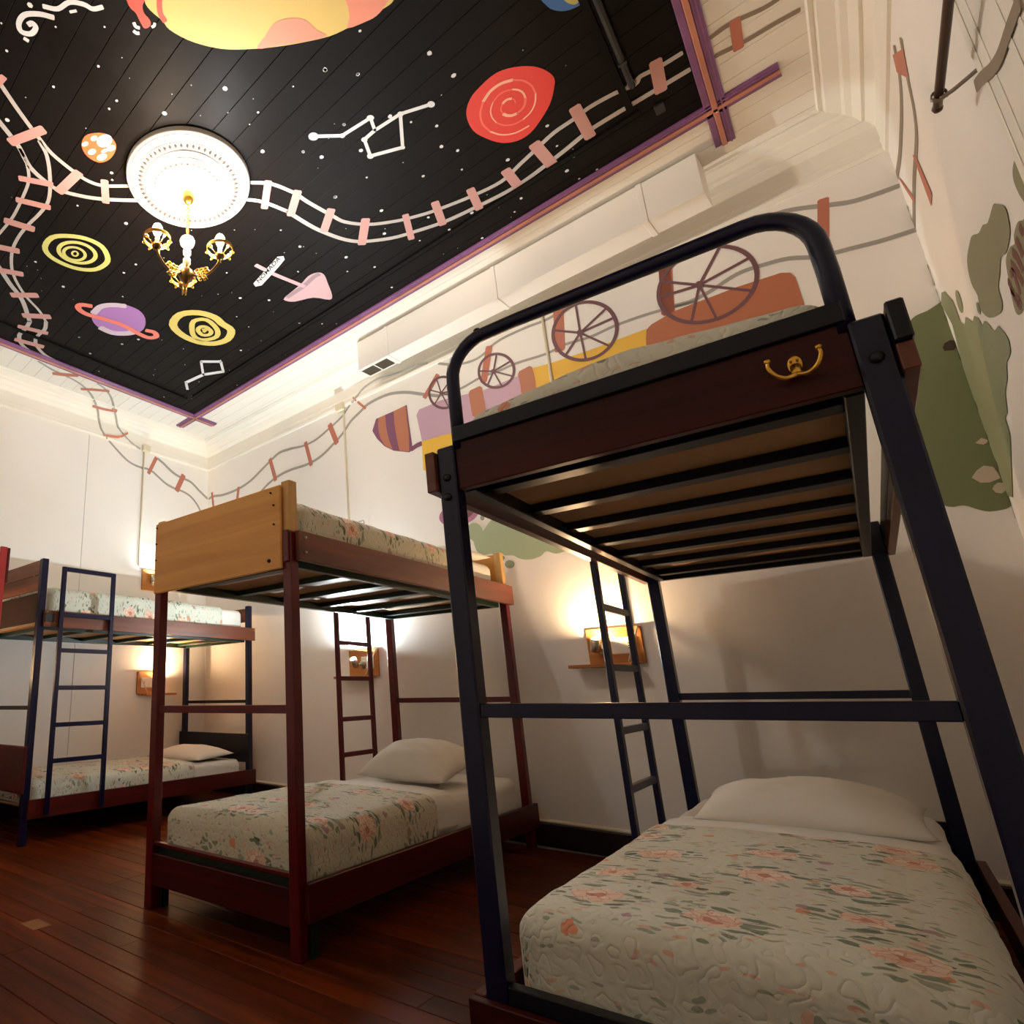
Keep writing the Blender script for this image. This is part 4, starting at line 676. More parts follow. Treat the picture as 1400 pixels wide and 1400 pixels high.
# thin black inner moulding
for a, b in (((-4.16, .2), (-4.16, bl(-4.16)-.28)), ((-4.10, bl(-4.1)-.25), (-.30, bl(-.3)-.25)), ((-.33, .2), (-.33, bl(-.33)-.30))):
    a, b = Vector((*a, 0)), Vector((*b, 0)); t = (b-a).normalized(); n = Vector((-t.y, t.x, 0)); bm = bmesh.new()
    v = [bm.verts.new((*(q+n*d).xy, z_)) for z_ in (ZC+.002, ZC-.012) for q, d in ((a, -.014), (b, -.014), (b, .014), (a, .014))]
    for q in ((3,2,1,0),(4,5,6,7),(0,1,5,4),(1,2,6,5),(2,3,7,6),(3,0,4,7)): bm.faces.new([v[i] for i in q])
    bmesh.ops.recalc_face_normals(bm, faces=bm.faces); obj('black_strip', mesh_of(bm), 'inner_black', fr)

# ================================================================== MURALS (paint laid on the boards and walls)
SURF = {'c': (lambda u, v: Vector((u, v, ZC)), Vector((0, 0, -1)), ce), 'b': (lambda u, v: Vector((u, yb(u), v)), -WN, wb),
        'l': (lambda u, v: Vector((XL, u, v)), Vector((1, 0, 0)), wl), 'r': (lambda u, v: Vector((XR, u, v)), Vector((-1, 0, 0)), wr)}
def ribbon(P, nrm, wdt, lift, closed=False, cap=True):
    bm = bmesh.new(); N = len(P); L_, R_ = [], []
    for i in range(N):
        t = (P[(i+1) % N]-P[i-1]) if closed else (P[min(i+1, N-1)]-P[max(i-1, 0)])
        s = nrm.cross(t).normalized()*wdt/2
        L_.append(bm.verts.new(P[i]+s+nrm*lift)); R_.append(bm.verts.new(P[i]-s+nrm*lift))
    rng = range(N if closed else N-1)
    for i in rng:
        j = (i+1) % N; bm.faces.new((R_[i], R_[j], L_[j], L_[i]))
    if cap and not closed:        # brush-rounded ends
        for i, sgn in ((0, -1), (N-1, 1)):
            t = ((P[1]-P[0]) if i == 0 else (P[-1]-P[-2])).normalized()*sgn*wdt*.16
            s = (L_[i].co-R_[i].co)*.36; c = (L_[i].co+R_[i].co)/2+t
            a, b = bm.verts.new(c+s), bm.verts.new(c-s)
            bm.faces.new((R_[i], L_[i], a, b) if sgn > 0 else (L_[i], R_[i], b, a))
    bm.normal_update()
    for f in bm.faces:
        if f.normal.dot(nrm) < 0: f.normal_flip()
    return mesh_of(bm)
def filled(P, nrm, lift):
    bm = bmesh.new(); vs_ = [bm.verts.new(p+nrm*lift) for p in P]
    f = bm.faces.new(vs_); f.normal_update()
    if f.normal.dot(nrm) < 0: f.normal_flip()
    bmesh.ops.triangulate(bm, faces=[f]); return mesh_of(bm)
for surf, name, col, layer, kind, wdt, pts in PAINT:
    lift = .0008+.0007*layer
    if surf == 'k':
        P = [Vector(p) for p in pts]
        nrm = (Vector((1, 0, -.9)) if P[0].x < -4.5 else (-WN+Vector((0, 0, -.9)))).normalized()
        # keep the ribbon just clear of the moulding's steps
        par = bpy.data.objects['trim_4'] if P[0].x < -4.5 else bpy.data.objects['trim_1']
        obj(name, ribbon(P, nrm, wdt, .0025+lift), 'paint_'+col, par); continue
    fn, nrm, par = SURF[surf]
    if surf == 'r' and name == 'painted_bush': pts = [(YBR-.0005 if u > YBR-.07 else u, v) for u, v in pts]
    P = [fn(*p) for p in pts]
    if kind == 's': me = ribbon(smooth_path(P), nrm, wdt, lift)
    elif kind == 'sc': me = ribbon(smooth_path(P, 3, True), nrm, wdt, lift, True)
    elif kind == 'pc': me = filled(smooth_path(P, 3, True), nrm, lift)
    else: me = filled(P, nrm, lift)
    obj(name, me, 'paint_'+col, par)
bm = bmesh.new()
for x, y, r in STARS:
    r *= .82
    vs_ = [bm.verts.new((x+r*math.cos(k*math.pi/3)*random.uniform(.85, 1.1), y+r*math.sin(k*math.pi/3)*random.uniform(.85, 1.1), ZC-.0016)) for k in range(6)]
    f = bm.faces.new(vs_); f.normal_update()
    if f.normal.z > 0: f.normal_flip()
rs = random.Random(11)
for _ in range(110):
    x, y, r = rs.uniform(-4.3, -.2), rs.uniform(.1, 3.3), rs.uniform(.002, .004)
    if y > bl(x)-.06: continue
    vs_ = [bm.verts.new((x+r*math.cos(-k*math.pi/2.5), y+r*math.sin(-k*math.pi/2.5), ZC-.0016)) for k in range(5)]
    bm.faces.new(vs_)
st = obj('painted_stars', mesh_of(bm), 'paint_white', ce); st['kind'] = 'stuff'
# lettering on the painted signboard
cu = bpy.data.curves.new('lettering', 'FONT'); cu.body = 'NOMADA'; cu.size = 1; cu.resolution_u = 3; cu.offset = .018
to = bpy.data.objects.new('lettering_tmp', cu); COL.objects.link(to)
dg = bpy.context.evaluated_depsgraph_get(); dg.update()
tme = bpy.data.meshes.new_from_object(to.evaluated_get(dg)); bpy.data.objects.remove(to)
xs = [v.co.x for v in tme.vertices]; ys = [v.co.y for v in tme.vertices]
a, b, c = (Vector(q) for q in SIGN)
ex = (b-a); ey = (c-a)
for v in tme.vertices:
    u = (v.co.x-min(xs))/(max(xs)-min(xs)); t = (v.co.y-min(ys))/(max(ys)-min(ys))
    v.co = a+ex*(.04+.92*u)+ey*(.06+.88*t); v.co.z = ZC-.0008-.0007*5.4
mat('paint_ink', (28, 24, 24), .6)
obj('painted_lettering', tme, 'paint_ink', ce)
# plaster cracks and chips at the right corner
def crack(pts, wdt, wall):
    fn, nrm, par = SURF[wall]
    obj('plaster_crack', ribbon([fn(*p) for p in pts], nrm, wdt, .0035, cap=False), 'paint_crack', par)
rc = random.Random(5)
z = 2.95
while z > 1.5:
    h = rc.uniform(.03, .11)
    crack([(YBR-.006, z), (YBR-.010-rc.random()*.006, z-h*.5), (YBR-.005, z-h)], rc.uniform(.003, .011), 'r'); z -= h+rc.uniform(.01, .10)
for zz, yy, ww, hh in ((1.66, .03, .045, .09), (1.60, .012, .03, .05), (2.24, .008, .045, .05), (1.80, .015, .02, .03)):
    fn, nrm, par = SURF['b']; x0 = XR
    P = [fn(x0-yy*1.2+ww*math.cos(q*.785)*rc.uniform(.6, 1.), zz+hh*.5*math.sin(q*.785)*rc.uniform(.7, 1)) for q in range(8)]
    P = [Vector((min(p.x, XR-.002), yb(min(p.x, XR-.002)), p.z)) for p in P]
    obj('plaster_chip', filled(P, nrm, .0035), 'paint_chip' if zz < 2 else 'paint_crack', par)

# ================================================================== THINGS ON CEILING AND WALLS
from mathutils import noise as mnoise
# ---- air duct under the ceiling along the back wall
DX0, DX1, DZ0, DZ1 = -2.47, -.155, 3.270, 3.516
du = thing('air_duct', 'white boxed air duct with end grilles hung below the ceiling along the train mural', 'duct', (DX0, yb(DX0)-.372, DZ0))
du.rotation_euler = (0, 0, WA)
Ld = (DX1-DX0)/math.cos(WA); cuts = [0, .285, 1.17, 2.05, Ld]
for a, b in zip(cuts, cuts[1:]): obj('duct_section', boxm(a+.002, b-.002, 0, .148, 0, .244, .002), 'duct_white', du)
for a in cuts[1:-1]: obj('duct_flange', boxm(a-.014, a+.014, -.005, .153, -.005, .246, .002), 'duct_white', du)
for a, b in ((.012, .128), (.142, .258)):
    g = obj('vent_grille', boxm(a, b, .018, .13, -.003, .001), 'grille', du)
    for q in range(9): obj('vent_slat', boxm(a+.004, b-.004, .022+q*.0125, .026+q*.0125, -.005, -.003), 'seam_dark', g)
    for q0, q1 in ((.012, .02), (.126, .136)): obj('vent_frame', boxm(a-.008, b+.008, q0, q1, -.004, .0), 'duct_white', g)
for q, x in enumerate((.5, 1.6)): obj('hanger_tab', boxm(x, x+.03, .10, .13, .244, .2462), 'duct_white', du)

# ---- cable conduits
def conduit(label, pts, r=.009, boxat=None, wall='b'):
    t = thing('cable_conduit', label, 'conduit', pts[0], 'surface cable conduits')
    P0 = Vector(pts[0])
    for a, b in zip(pts, pts[1:]):
        a, b = Vector(a)-P0, Vector(b)-P0
        obj('conduit_strip', tube([a, b], r, 6), 'cream', t)
    if boxat is not None:
        bx = Vector(boxat)-P0
        o = obj('junction_box', boxm(-.045, .045, -.016, .016, -.035, .035, .004), 'cream', t, bx)
        o.rotation_euler = (0, 0, WA if wall == 'b' else math.pi/2)
        obj('box_lid', boxm(-.04, .04, -.020, -.016, -.03, .03, .002), 'cream', o)
def bw(x, z, off=.008): p = Vector((x, yb(x), z))-WN*off; return tuple(p)
conduit('cream cable conduit dropping down the left wall to the upper reading light', [(XL+.008, 3.31, 3.27), (XL+.008, 3.31, 2.08)], boxat=(XL+.028, 3.32, 3.285), wall='l')
conduit('cream cable conduit down the back wall above the red bunk', [bw(-2.93, 3.24), bw(-2.925, 1.19)], boxat=bw(-2.95, 3.262, .03))
conduit('cream cable conduit on the back wall behind the upper mattress of the nearest bunk', [bw(-1.15, 3.24), bw(-1.15, 2.1), bw(-.94, 1.98), bw(-.94, 1.19)], boxat=bw(-1.15, 3.275, .03))

# ---- reading lights on wooden shelf boxes
def reading_light(label, x, z, wall, colour, strength, tilt=(0, 0, 0), shelf=True, headx=.06, flip=False, w_=.29, proud=0):
    if wall == 'b': base = Vector((x, yb(x), z)); rz = WA
    else: base = Vector((XL, x, z)); rz = math.pi/2
    t = thing('reading_light', label, 'wall lamp', base, 'wall reading lights of the bunks'); t.rotation_euler = (0, 0, rz)
    s = -1 if flip else 1
    X = lambda a, b: (min(s*a, s*b), max(s*a, s*b))
    def b_(n, m, xa, xb, y0, y1, z0, z1, bev=.002, par=t): x0, x1 = X(xa, xb); return obj(n, boxm(x0, x1, y0, y1, z0, z1, bev), m, par)
    bbd = b_('backboard', 'boxwood', 0, w_, -.020, -.001, 0, .2)
    if shelf:
        sh = b_('shelf', 'boxwood', -.085, w_-.04, -.115, -.018, -.014, .004)
        # light wooden brace from the shelf to the top of the board
        o = obj('brace', tube([(s*(w_-.012), -.022, .195), (s*(w_-.055), -.1, .01)], .005, 5), 'cream', t)
        pl = b_('socket_plate', 'plastic_white', .13, .255, -.029, -.02, .055, .145, .006)
        b_('switch', 'plastic_white', .155, .178, -.033, -.029, .075, .115, .002, pl)
        for q in range(3): b_('socket_hole', 'black', .219, .224, -.030, -.028, .082+q*.013, .088+q*.013, 0, pl)
    # swivel lamp: disc base, stem and cylindrical head whose open end faces up
    bd = obj('lamp_base', lathe([(0, 0), (.034, 0), (.034, .012), (.024, .02), (0, .022)], 20), 'steel', t, (s*(headx+.03), -.02, .085)); bd.rotation_euler = (math.pi/2, 0, 0)
    obj('lamp_stem', tube([(s*(headx+.03), -.04, .085), (s*(headx+.01), -.06, .088), (s*headx, -.068, .09)], .006, 8), 'steel', t)
    hd = obj('lamp_head', lathe([(.0, .0), (.020, .0), (.026, .01), (.027, .075), (.024, .075), (.022, .058), (0, .058)], 20), 'steel', t, (s*headx, -.072, .07)); hd.rotation_euler = tilt
    e = emit('reading_glow', colour, strength)
    obj('bulb', lathe([(.0215, .0590), (.0195, .063+proud*.6), (.013, .067+proud), (.006, .069+proud), (0, .0695+proud)], 16), e.name, hd)
    return t
WARM, COOL = (1., .66, .36), (.84, .96, 1.)
reading_light('warm reading light on an orange wooden shelf behind the nearest bunk ladder', -1.166, .985, 'b', WARM, READ*.42, (.18, .22, 0), proud=.012)
reading_light('cool white reading light on a wooden shelf behind the red bunk ladder', -2.99, .985, 'b', COOL, READ*2.3, (.6, .1, 0), headx=.12, proud=.008)
reading_light('warm reading light on a wooden shelf beside the lower far blue bunk', 3.63, .895, 'l', WARM, READ*.55, (.1, 0, 0), flip=True, proud=.008)
reading_light('cool white reading light above the upper far blue bunk', 3.345, 1.855, 'l', COOL, READ*.16, (.1, 0, 0), shelf=False, w_=.19, headx=.09)

reading_light('added warm reading light, out of view on the left wall beside the bright red bunk', 1.38, .895, 'l', WARM, READ*.35, (.3, 0, 0), flip=True, proud=.012)  # unseen lamp added to brighten the lower left wall
reading_light('added cool reading light, out of view on the left wall above the bright red bunk', 1.10, 1.855, 'l', COOL, READ*.15, (.3, 0, 0), shelf=False, w_=.19, headx=.09)  # second unseen lamp, added as fill for the left side

# ---- plaster medallion
MX, MY = -2.165, 1.65
md = thing('ceiling_medallion', 'round white plaster medallion on the black ceiling round the chandelier', 'medallion', (MX, MY, ZC))
obj('medallion_body', lathe([(.325, -.0), (.325, -.022), (.318, -.030), (.306, -.028), (.300, -.036), (.286, -.040), (.276, -.036), (.268, -.038), (.232, -.042), (.226, -.052), (.214, -.058), (.204, -.054), (.198, -.064), (.182, -.072), (.176, -.068), (.165, -.078), (.12, -.088), (.05, -.094), (0, -.095)], 64), 'plaster', md)
bm = bmesh.new()
for q in range(54):
    a = 2*math.pi*q/54; c = Vector((.250*math.cos(a), .250*math.sin(a), -.044)); t = Vector((-math.sin(a), math.cos(a), 0)); n = Vector((math.cos(a), math.sin(a), 0))
    p = [c+n*.017, c+t*.009, c-n*.017, c-t*.009]; top = bm.verts.new(c+Vector((0, 0, -.010))); vs_ = [bm.verts.new(x+Vector((0, 0, .004))) for x in p]
    for i in range(4): bm.faces.new((vs_[i], vs_[(i+1) % 4], top))
bmesh.ops.recalc_face_normals(bm, faces=bm.faces)
o = obj('egg_and_dart_ring', mesh_of(bm), 'plaster_grime_shade', md); o['kind'] = 'stuff'  # ornament coloured dark, grime and painted shade, so its relief reads
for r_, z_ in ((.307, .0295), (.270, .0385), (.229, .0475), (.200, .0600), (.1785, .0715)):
    obj('groove_shade_ring', lathe([(r_-.0016, -z_), (r_-.0008, -z_-.0014), (r_+.0008, -z_-.0014), (r_+.0016, -z_)], 64), 'plaster_grime_shade', md)  # thin dark rings painting in the shade of the grooves
bm = bmesh.new()
for q in range(36):
    a = 2*math.pi*q/36; lathe([(0, -.012), (.008, -.008), (.010, 0)], 6, bm, .168*math.cos(a), .168*math.sin(a))
bmesh.ops.translate(bm, vec=(0, 0, -.078), verts=bm.verts); bmesh.ops.recalc_face_normals(bm, faces=bm.faces)
o = obj('bead_ring', mesh_of(bm, True), 'plaster', md); o['kind'] = 'stuff'

# ---- chandelier
ch = thing('chandelier', 'brass chandelier with three bare bulbs hanging from the medallion', 'chandelier', (MX, MY, 2.88))
Z = lambda z: z-2.88
obj('canopy', lathe([(0, Z(3.425)), (.028, Z(3.425)), (.034, Z(3.40)), (.022, Z(3.375)), (.008, Z(3.36)), (0, Z(3.36))], 20), 'brass', ch)
bm = bmesh.new()
for q in range(9):
    zc = Z(3.345-q*.021); ax = (q % 2)*math.pi/2
    tube([Vector((.008*math.cos(t)*math.cos(ax), .008*math.cos(t)*math.sin(ax), zc+.014*math.sin(t))) for t in [k*math.pi/5 for k in range(10)]], .0028, 6, bm, True)
obj('chain', mesh_of(bm, True), 'brass', ch)
obj('glass_bobeche', lathe([(0, Z(3.165)), (.012, Z(3.165)), (.034, Z(3.145)), (.040, Z(3.128)), (.034, Z(3.108)), (.014, Z(3.095)), (0, Z(3.095))], 20), 'crystal', ch)
for zc in (3.062, 3.005): obj('glass_bead', lathe([(0, Z(zc+.033)), (.009, Z(zc+.03)), (.021, Z(zc+.012)), (.021, Z(zc-.010)), (.010, Z(zc-.028)), (0, Z(zc-.03))], 18), 'crystal', ch)
obj('stem_rod', tube([(0, 0, Z(3.17)), (0, 0, Z(2.95))], .006, 8), 'brass', ch)
obj('hub', lathe([(0, Z(2.972)), (.016, Z(2.968)), (.036, Z(2.945)), (.040, Z(2.925)), (.032, Z(2.90)), (.014, Z(2.888)), (.008, Z(2.878)), (0, Z(2.874))], 24), 'brass_dark', ch)
obj('finial', lathe([(0, Z(2.88)), (.009, Z(2.872)), (.010, Z(2.862)), (0, Z(2.85))], 14), 'brass', ch)
BC = [(1., .78, .56), (.90, .96, 1.), (1., .78, .56)]
BS = [1.0, 1.25, .8]
for i, ang in enumerate((-92, 28, 148)):
    a = math.radians(ang); dx, dy = math.cos(a), math.sin(a); S = lambda r, z: (dx*r, dy*r, Z(z))
    arm = obj('arm', tube(smooth_path([S(.034, 2.925), S(.065, 2.905), S(.105, 2.905), S(.14, 2.925), S(.168, 2.955), S(.18, 2.985)], 5), .0062, 8), 'brass_dark', ch)
    bm = bmesh.new()      # cast acanthus scrolls along the arm
    for sg in (-1, 1):
        for q, (r0, z0, rr) in enumerate(((.060, 2.93, .016), (.082, 2.928, .019), (.104, 2.93, .016), (.075, 2.89, .015), (.098, 2.888, .013))):
            ox, oy = -dy*sg*.008, dx*sg*.008
            sp_ = [Vector((dx*(r0+rr*(1-k/16)*math.cos(k*.5))+ox, dy*(r0+rr*(1-k/16)*math.cos(k*.5))+oy, Z(z0+rr*(1-k/16)*math.sin(k*.5)))) for k in range(14)]
            tube(sp_, .0032, 5, bm)
    obj('arm_scroll', mesh_of(bm, True), 'brass', arm)
    obj('cup', lathe([(0, Z(2.978)), (.012, Z(2.98)), (.024, Z(2.992)), (.026, Z(3.006)), (.010, Z(3.008)), (0, Z(3.008))], 18, None, dx*.18, dy*.18), 'brass_dark', ch)
    gal = obj('gallery_ring', lathe([(.063, Z(3.030)), (.066, Z(3.030)), (.067, Z(3.050)), (.064, Z(3.050)), (.063, Z(3.030))], 28, None, dx*.18, dy*.18), 'brass', ch)
    bm = bmesh.new()      # little hanging scrolls under the ring
    for q in range(8):
        b2 = 2*math.pi*q/8; c = Vector((dx*.18+.062*math.cos(b2), dy*.18+.062*math.sin(b2), Z(3.022)))
        tube([c+Vector((math.cos(b2)*.010*math.cos(k), math.sin(b2)*.010*math.cos(k), .009*math.sin(k))) for k in [j*.7 for j in range(9)]], .0022, 5, bm, True)
        tube([c, Vector((dx*.18+.02*math.cos(b2), dy*.18+.02*math.sin(b2), Z(2.998)))], .002, 5, bm)
    obj('ring_scroll', mesh_of(bm, True), 'brass', gal)
    obj('candle_sleeve', lathe([(0, Z(3.008)), (.011, Z(3.008)), (.0105, Z(3.055)), (0, Z(3.055))], 14, None, dx*.18, dy*.18), 'plastic_white', ch)
    e = emit('bulb_glow', BC[i], BULB*BS[i])
    obj('bulb', lathe([(0, Z(3.055)), (.011, Z(3.057)), (.016, Z(3.068)), (.0245, Z(3.090)), (.0245, Z(3.104)), (.016, Z(3.121)), (0, Z(3.127))], 18, None, dx*.18, dy*.18), e.name, ch)

# ---- black pipe under the ceiling
pp_ = thing('ceiling_pipe', 'thin black pipe running under the dark ceiling beside the painted track', 'pipe', (-.288, 1.4, ZC-.022))
obj('pipe', tube([(0, 0, 0), (0, 1.29, 0), (0, 1.31, .006)], .013, 10), 'pipe_black', pp_)
for q in (.35, 1.15): obj('pipe_clip', boxm(-.017, .017, q-.008, q+.008, -.015, .021, .002), 'pipe_black', pp_)
obj('pipe_end', lathe([(0, .02), (.02, .02), (.02, .008), (.014, .004), (0, .004)], 12), 'bracket', pp_, (0, 1.305, 0))
bk = obj('ceiling_bracket', boxm(-.02, .02, -.03, .03, -.018, 0, .003), 'pipe_black'); bk.location = (-.225, 2.93, ZC-.001); tag(bk, 'small black bracket on the dark ceiling under the painted track', 'bracket')

# ---- curtain rod on the right wall
cr_ = thing('curtain_rod', 'dark wooden curtain rod on a wall bracket above the shuttered window', 'curtain rod', (XR-.075, .45, 2.45))
obj('rod', tube([(0, 0, 0), (0, 1.86, 0)], .0105, 12), 'rod_wood', cr_)
obj('rod_end', lathe([(0, -.012), (.009, -.010), (.0125, 0), (.009, .010), (0, .012)], 10), 'rod_wood', cr_, (0, 1.87, 0))
for q in (1.80, .15):
    b_ = obj('rod_bracket', tube(smooth_path([(.074, q-.10, -.045), (.05, q-.05, -.03), (.02, q, -.016), (0, q+.012, -.012)], 4), .0055, 6), 'bracket', cr_)
    obj('bracket_clamp', lathe([(.014, -.006), (.017, -.006), (.017, .006), (.014, .006), (.014, -.006)], 14), 'bracket', cr_, (0, q+.015, 0)).rotation_euler = (math.pi/2, 0, 0)
    obj('bracket_screw', tube([(-.018, q+.016, -.006), (.016, q+.018, -.012)], .003, 6), 'steel', cr_)

# ================================================================== BEDS
def bedspread(label, x0, x1, y0, y1, ztop, zside, zfront, m, seed, bulge=.018, back=None, name='bedspread', thick=.009, r=.055):
    bm = bmesh.new(); a = (x1-x0)/2; cx = (x0+x1)/2; uvs = {}
    ext = r*math.pi/2 + max(0, ztop-r-zside); extf = r*math.pi/2 + max(0, ztop-r-zfront)
    smax = a-r+ext; nu, nv = 64, 96; grid = []
    t0 = y0+r-extf; t1 = y1 if back is None else y1-r+r*math.pi/2+max(0, ztop-r-back)
    for i in range(nv+1):
        t = t0+(t1-t0)*i/nv; rowv = []
        for j in range(nu+1):
            s = -smax+2*smax*j/nu
            d_u = max(0, abs(s)-(a-r)); d_v = max(0, (y0+r)-t); sv = 1
            if back is not None and t > y1-r: d_v = t-(y1-r); sv = -1
            D = math.hypot(d_u, d_v)
            if D > 1e-9:
                if D < r*math.pi/2: off, drop = r*math.sin(D/r), r*(1-math.cos(D/r))
                else: off, drop = r, r+D-r*math.pi/2
                ox, oy = off*d_u/D, off*d_v/D
            else: ox = oy = drop = 0
            fr_ = d_v/(d_u+d_v+1e-9); zmin = zside*(1-fr_)+zfront*fr_
            x = cx+math.copysign(min(abs(s), a-r)+ox, s); y = (max(t, y0+r) if sv > 0 else y1-r)-oy*sv
            p = Vector((x*5+seed*7, y*5, seed)); nz = mnoise.noise(p)*.006+mnoise.noise(p*3.1)*.0025
            z = ztop-drop+bulge*max(0, 1-(min(abs(s), a)/a)**2)*(1 if D < r else .0 if D > 2*r else .5)+nz
            wav = mnoise.noise(Vector((x*9, y*9, seed+3)))*.006 if drop > .03 else 0
            if d_u > 0: x += wav*math.copysign(1, s)
            if d_v > 0 and sv > 0: y -= abs(wav)
            vv = bm.verts.new((x-cx, y-y0, max(z, zmin)-ztop)); uvs[vv] = (s, t); rowv.append(vv)
        grid.append(rowv)
    for i in range(nv):
        for j in range(nu): bm.faces.new((grid[i][j], grid[i][j+1], grid[i+1][j+1], grid[i+1][j]))
    ul = bm.loops.layers.uv.new('cloth')
    for f in bm.faces:
        for lp in f.loops: lp[ul].uv = uvs[lp.vert]
    o = obj(name, mesh_of(bm, True), m, None, (cx, y0, ztop))
    md_ = o.modifiers.new('thickness', 'SOLIDIFY'); md_.thickness = thick; md_.offset = -1
    return tag(o, label, 'bedspread', 'floral quilted bedspreads')
def mattress(label, x0, x1, y0, y1, z0, z1, m='sheet'):
    o = bedspread(label, x0, x1, y0, y1, z1, z0+.002, z0+.002, m, z1+x0, .004, z0+.002, 'mattress', .006, .045)
    o.modifiers.clear(); me = o.data; bm = bmesh.new(); bm.from_mesh(me)
    bmesh.ops.holes_fill(bm, edges=[e for e in bm.edges if e.is_boundary]); bmesh.ops.recalc_face_normals(bm, faces=bm.faces); bm.to_mesh(me); bm.free()
    return tag(o, label, 'mattress', 'mattresses on the bunk beds')
def pillow(label, cx, cyy, z, a, b, h, rz=0, tx=0, seed=0):
    bm = bmesh.new(); n = 30; T, B = [], []
    for i in range(n+1):
        rt, rb = [], []
        for j in range(n+1):
            u, v = -1+2*i/n, -1+2*j/n
            u = math.copysign(abs(u)**.85, u); v = math.copysign(abs(v)**.85, v)
            hh = (max(0, (1-abs(u)**2.4))*max(0, (1-abs(v)**2.4)))**.55
            x = a*u*(1-.07*(1-v*v)*abs(u)) ; y = b*v*(1-.09*(1-u*u)*abs(v))
            k = mnoise.noise(Vector((x*8+seed, y*8, seed*2)))*.012+mnoise.noise(Vector((x*22, y*22+seed, 0)))*.004
            edge = (i in (0, n)) or (j in (0, n))
            zt = h*.70*hh+(k*hh)
            tv = bm.verts.new((x, y, zt)); rt.append(tv); rb.append(tv if edge else bm.verts.new((x, y, -h*.28*hh)))
        T.append(rt); B.append(rb)
    for i in range(n):
        for j in range(n):
            bm.faces.new((T[i][j], T[i+1][j], T[i+1][j+1], T[i][j+1]))
            q = [B[i][j], B[i][j+1], B[i+1][j+1], B[i+1][j]]
            try: bm.faces.new(q)
            except ValueError: pass
    bmesh.ops.recalc_face_normals(bm, faces=bm.faces)
    o = obj('pillow', mesh_of(bm, True), 'pillow', None, (cx, cyy, z)); o.rotation_euler = (tx, 0, rz)
    return tag(o, label, 'pillow', 'white pillows')
def ladder(label, x, y0, y1, z0, z1, rungs, m, top=None, t=.03, d=.022, lean=0):
    l = thing('bunk_ladder', label, 'ladder', (x, y0, z0), 'bunk ladders')
    for a in (y0, y1-t): box('ladder_rail', m, l, x-d/2, x+d/2, a, a+t, z0, z1)
    for z in rungs: box('rung', m, l, x-d/2+.001, x+d/2-.001, y0+t, y1-t, z-.014, z+.014)
    if top: box('top_bar', m, l, x-d/2, x+d/2, y0+t, y1-t, z1-t, z1)
    return l
def bolt(par, x, y, z, face='-y', r=.0105, m='bolt'):
    p = par.location; me = lathe([(0, 0), (r, 0), (r, .004), (r*.7, .008), (0, .009)], 10)
    o = obj('bolt', me, m, par, (x-p.x, y-p.y, z-p.z)); o.rotation_euler = {'-y': (math.pi/2, 0, 0), '+x': (0, math.pi/2, 0)}[face]
def bed_deck(b, x0, x1, y0, y1, z, mrail, n=7, wy=.055, slatm=None):
    """steel angle frame, cross slats and plywood board carried on them"""
    slatm = slatm or mrail
    for a in (x0, x1-.028): box('side_rail', mrail, b, a, a+.028, y0, y1, z, z+.04)
    box('end_rail', mrail, b, x0+.028, x1-.028, y1-.03, y1, z, z+.038)
    for q in range(n):
        yy = y0+.10+(y1-y0-.20)*q/(n-1)
        box('slat', slatm, b, x0+.028, x1-.028, yy-wy/2, yy+wy/2, z+.014, z+.0405)
    box('plywood_base', 'plyslab', b, x0+.012, x1-.012, y0+.012, y1-.012, z+.041, z+.052)

# ---- nearest bunk: navy steel frame
b1 = thing('bunk_bed', 'large navy blue steel bunk bed with a curved tube rail, nearest the viewer', 'bunk bed', (-.303, 1.40, 0), 'bunk beds')
PX0, PX1, PY0, PY1 = -.738, .133, 1.40, 3.49
for x in (PX0, PX1-.048):
    box('post', 'navy', b1, x, x+.048, PY0, PY0+.05, 0, 1.482, .004); box('post', 'navy', b1, x, x+.048, PY1-.05, PY1, 0, 1.50, .004)
loc = b1.location
def L1(p): return tuple(Vector(p)-loc)
arc = [(-.683, 1.425, 1.47), (-.683, 1.425, 1.66)] + [(-.683+.10*(1-math.cos(t)), 1.425, 1.672+.10*math.sin(t)) for t in [k*math.pi/16 for k in range(1, 9)]] + [(-.5, 1.425, 1.773), (-.1, 1.425, 1.764)] + [(-.02+.10*math.sin(t), 1.425, 1.662+.10*math.cos(t)) for t in [k*math.pi/16 for k in range(0, 9)]] + [(.082, 1.425, 1.60), (.082, 1.425, 1.47)]
obj('tube_rail', tube([L1(p) for p in arc], .0175, 14), 'navy', b1)
obj('rail_cap', lathe([(0, 0), (.010, 0), (.009, .006), (0, .009)], 12), 'navy_dark', b1, L1((-.60, 1.425, 1.786)))
box('end_board', 'board_red', b1, -.69, .085, 1.412, 1.437, 1.361, 1.488)
box('top_rail', 'navy_dark', b1, -.69, .085, 1.402, 1.432, 1.488, 1.530)
box('side_board', 'board_brown', b1, -.766, -.739, 1.385, 3.50, 1.362, 1.472); box('side_board', 'board_brown', b1, .134, .156, 1.385, 3.50, 1.362, 1.412)
box('side_board_cap', 'navy_dark', b1, .134, .158, 1.375, 3.50, 1.413, 1.488, .003)
box('end_board', 'board_red', b1, -.69, .085, 3.455, 3.48, 1.40, 1.58)
bed_deck(b1, -.690, .085, 1.445, 3.452, 1.360, 'navy_dark', 7)
for y in (PY0+.008, PY1-.04): box('cross_bar', 'navy', b1, -.690, .085, y, y+.03, .800, .831)
for x, z in ((-.713, 1.395), (-.716, 1.343), (.109, 1.402)): bolt(b1, x, 1.40, z)
box('lower_front_rail', 'navy_dark', b1, -.69, .085, 1.405, 1.437, .175, .262)
box('lower_end_board', 'board_red', b1, -.767, .165, 1.376, 1.399, .085, .232)
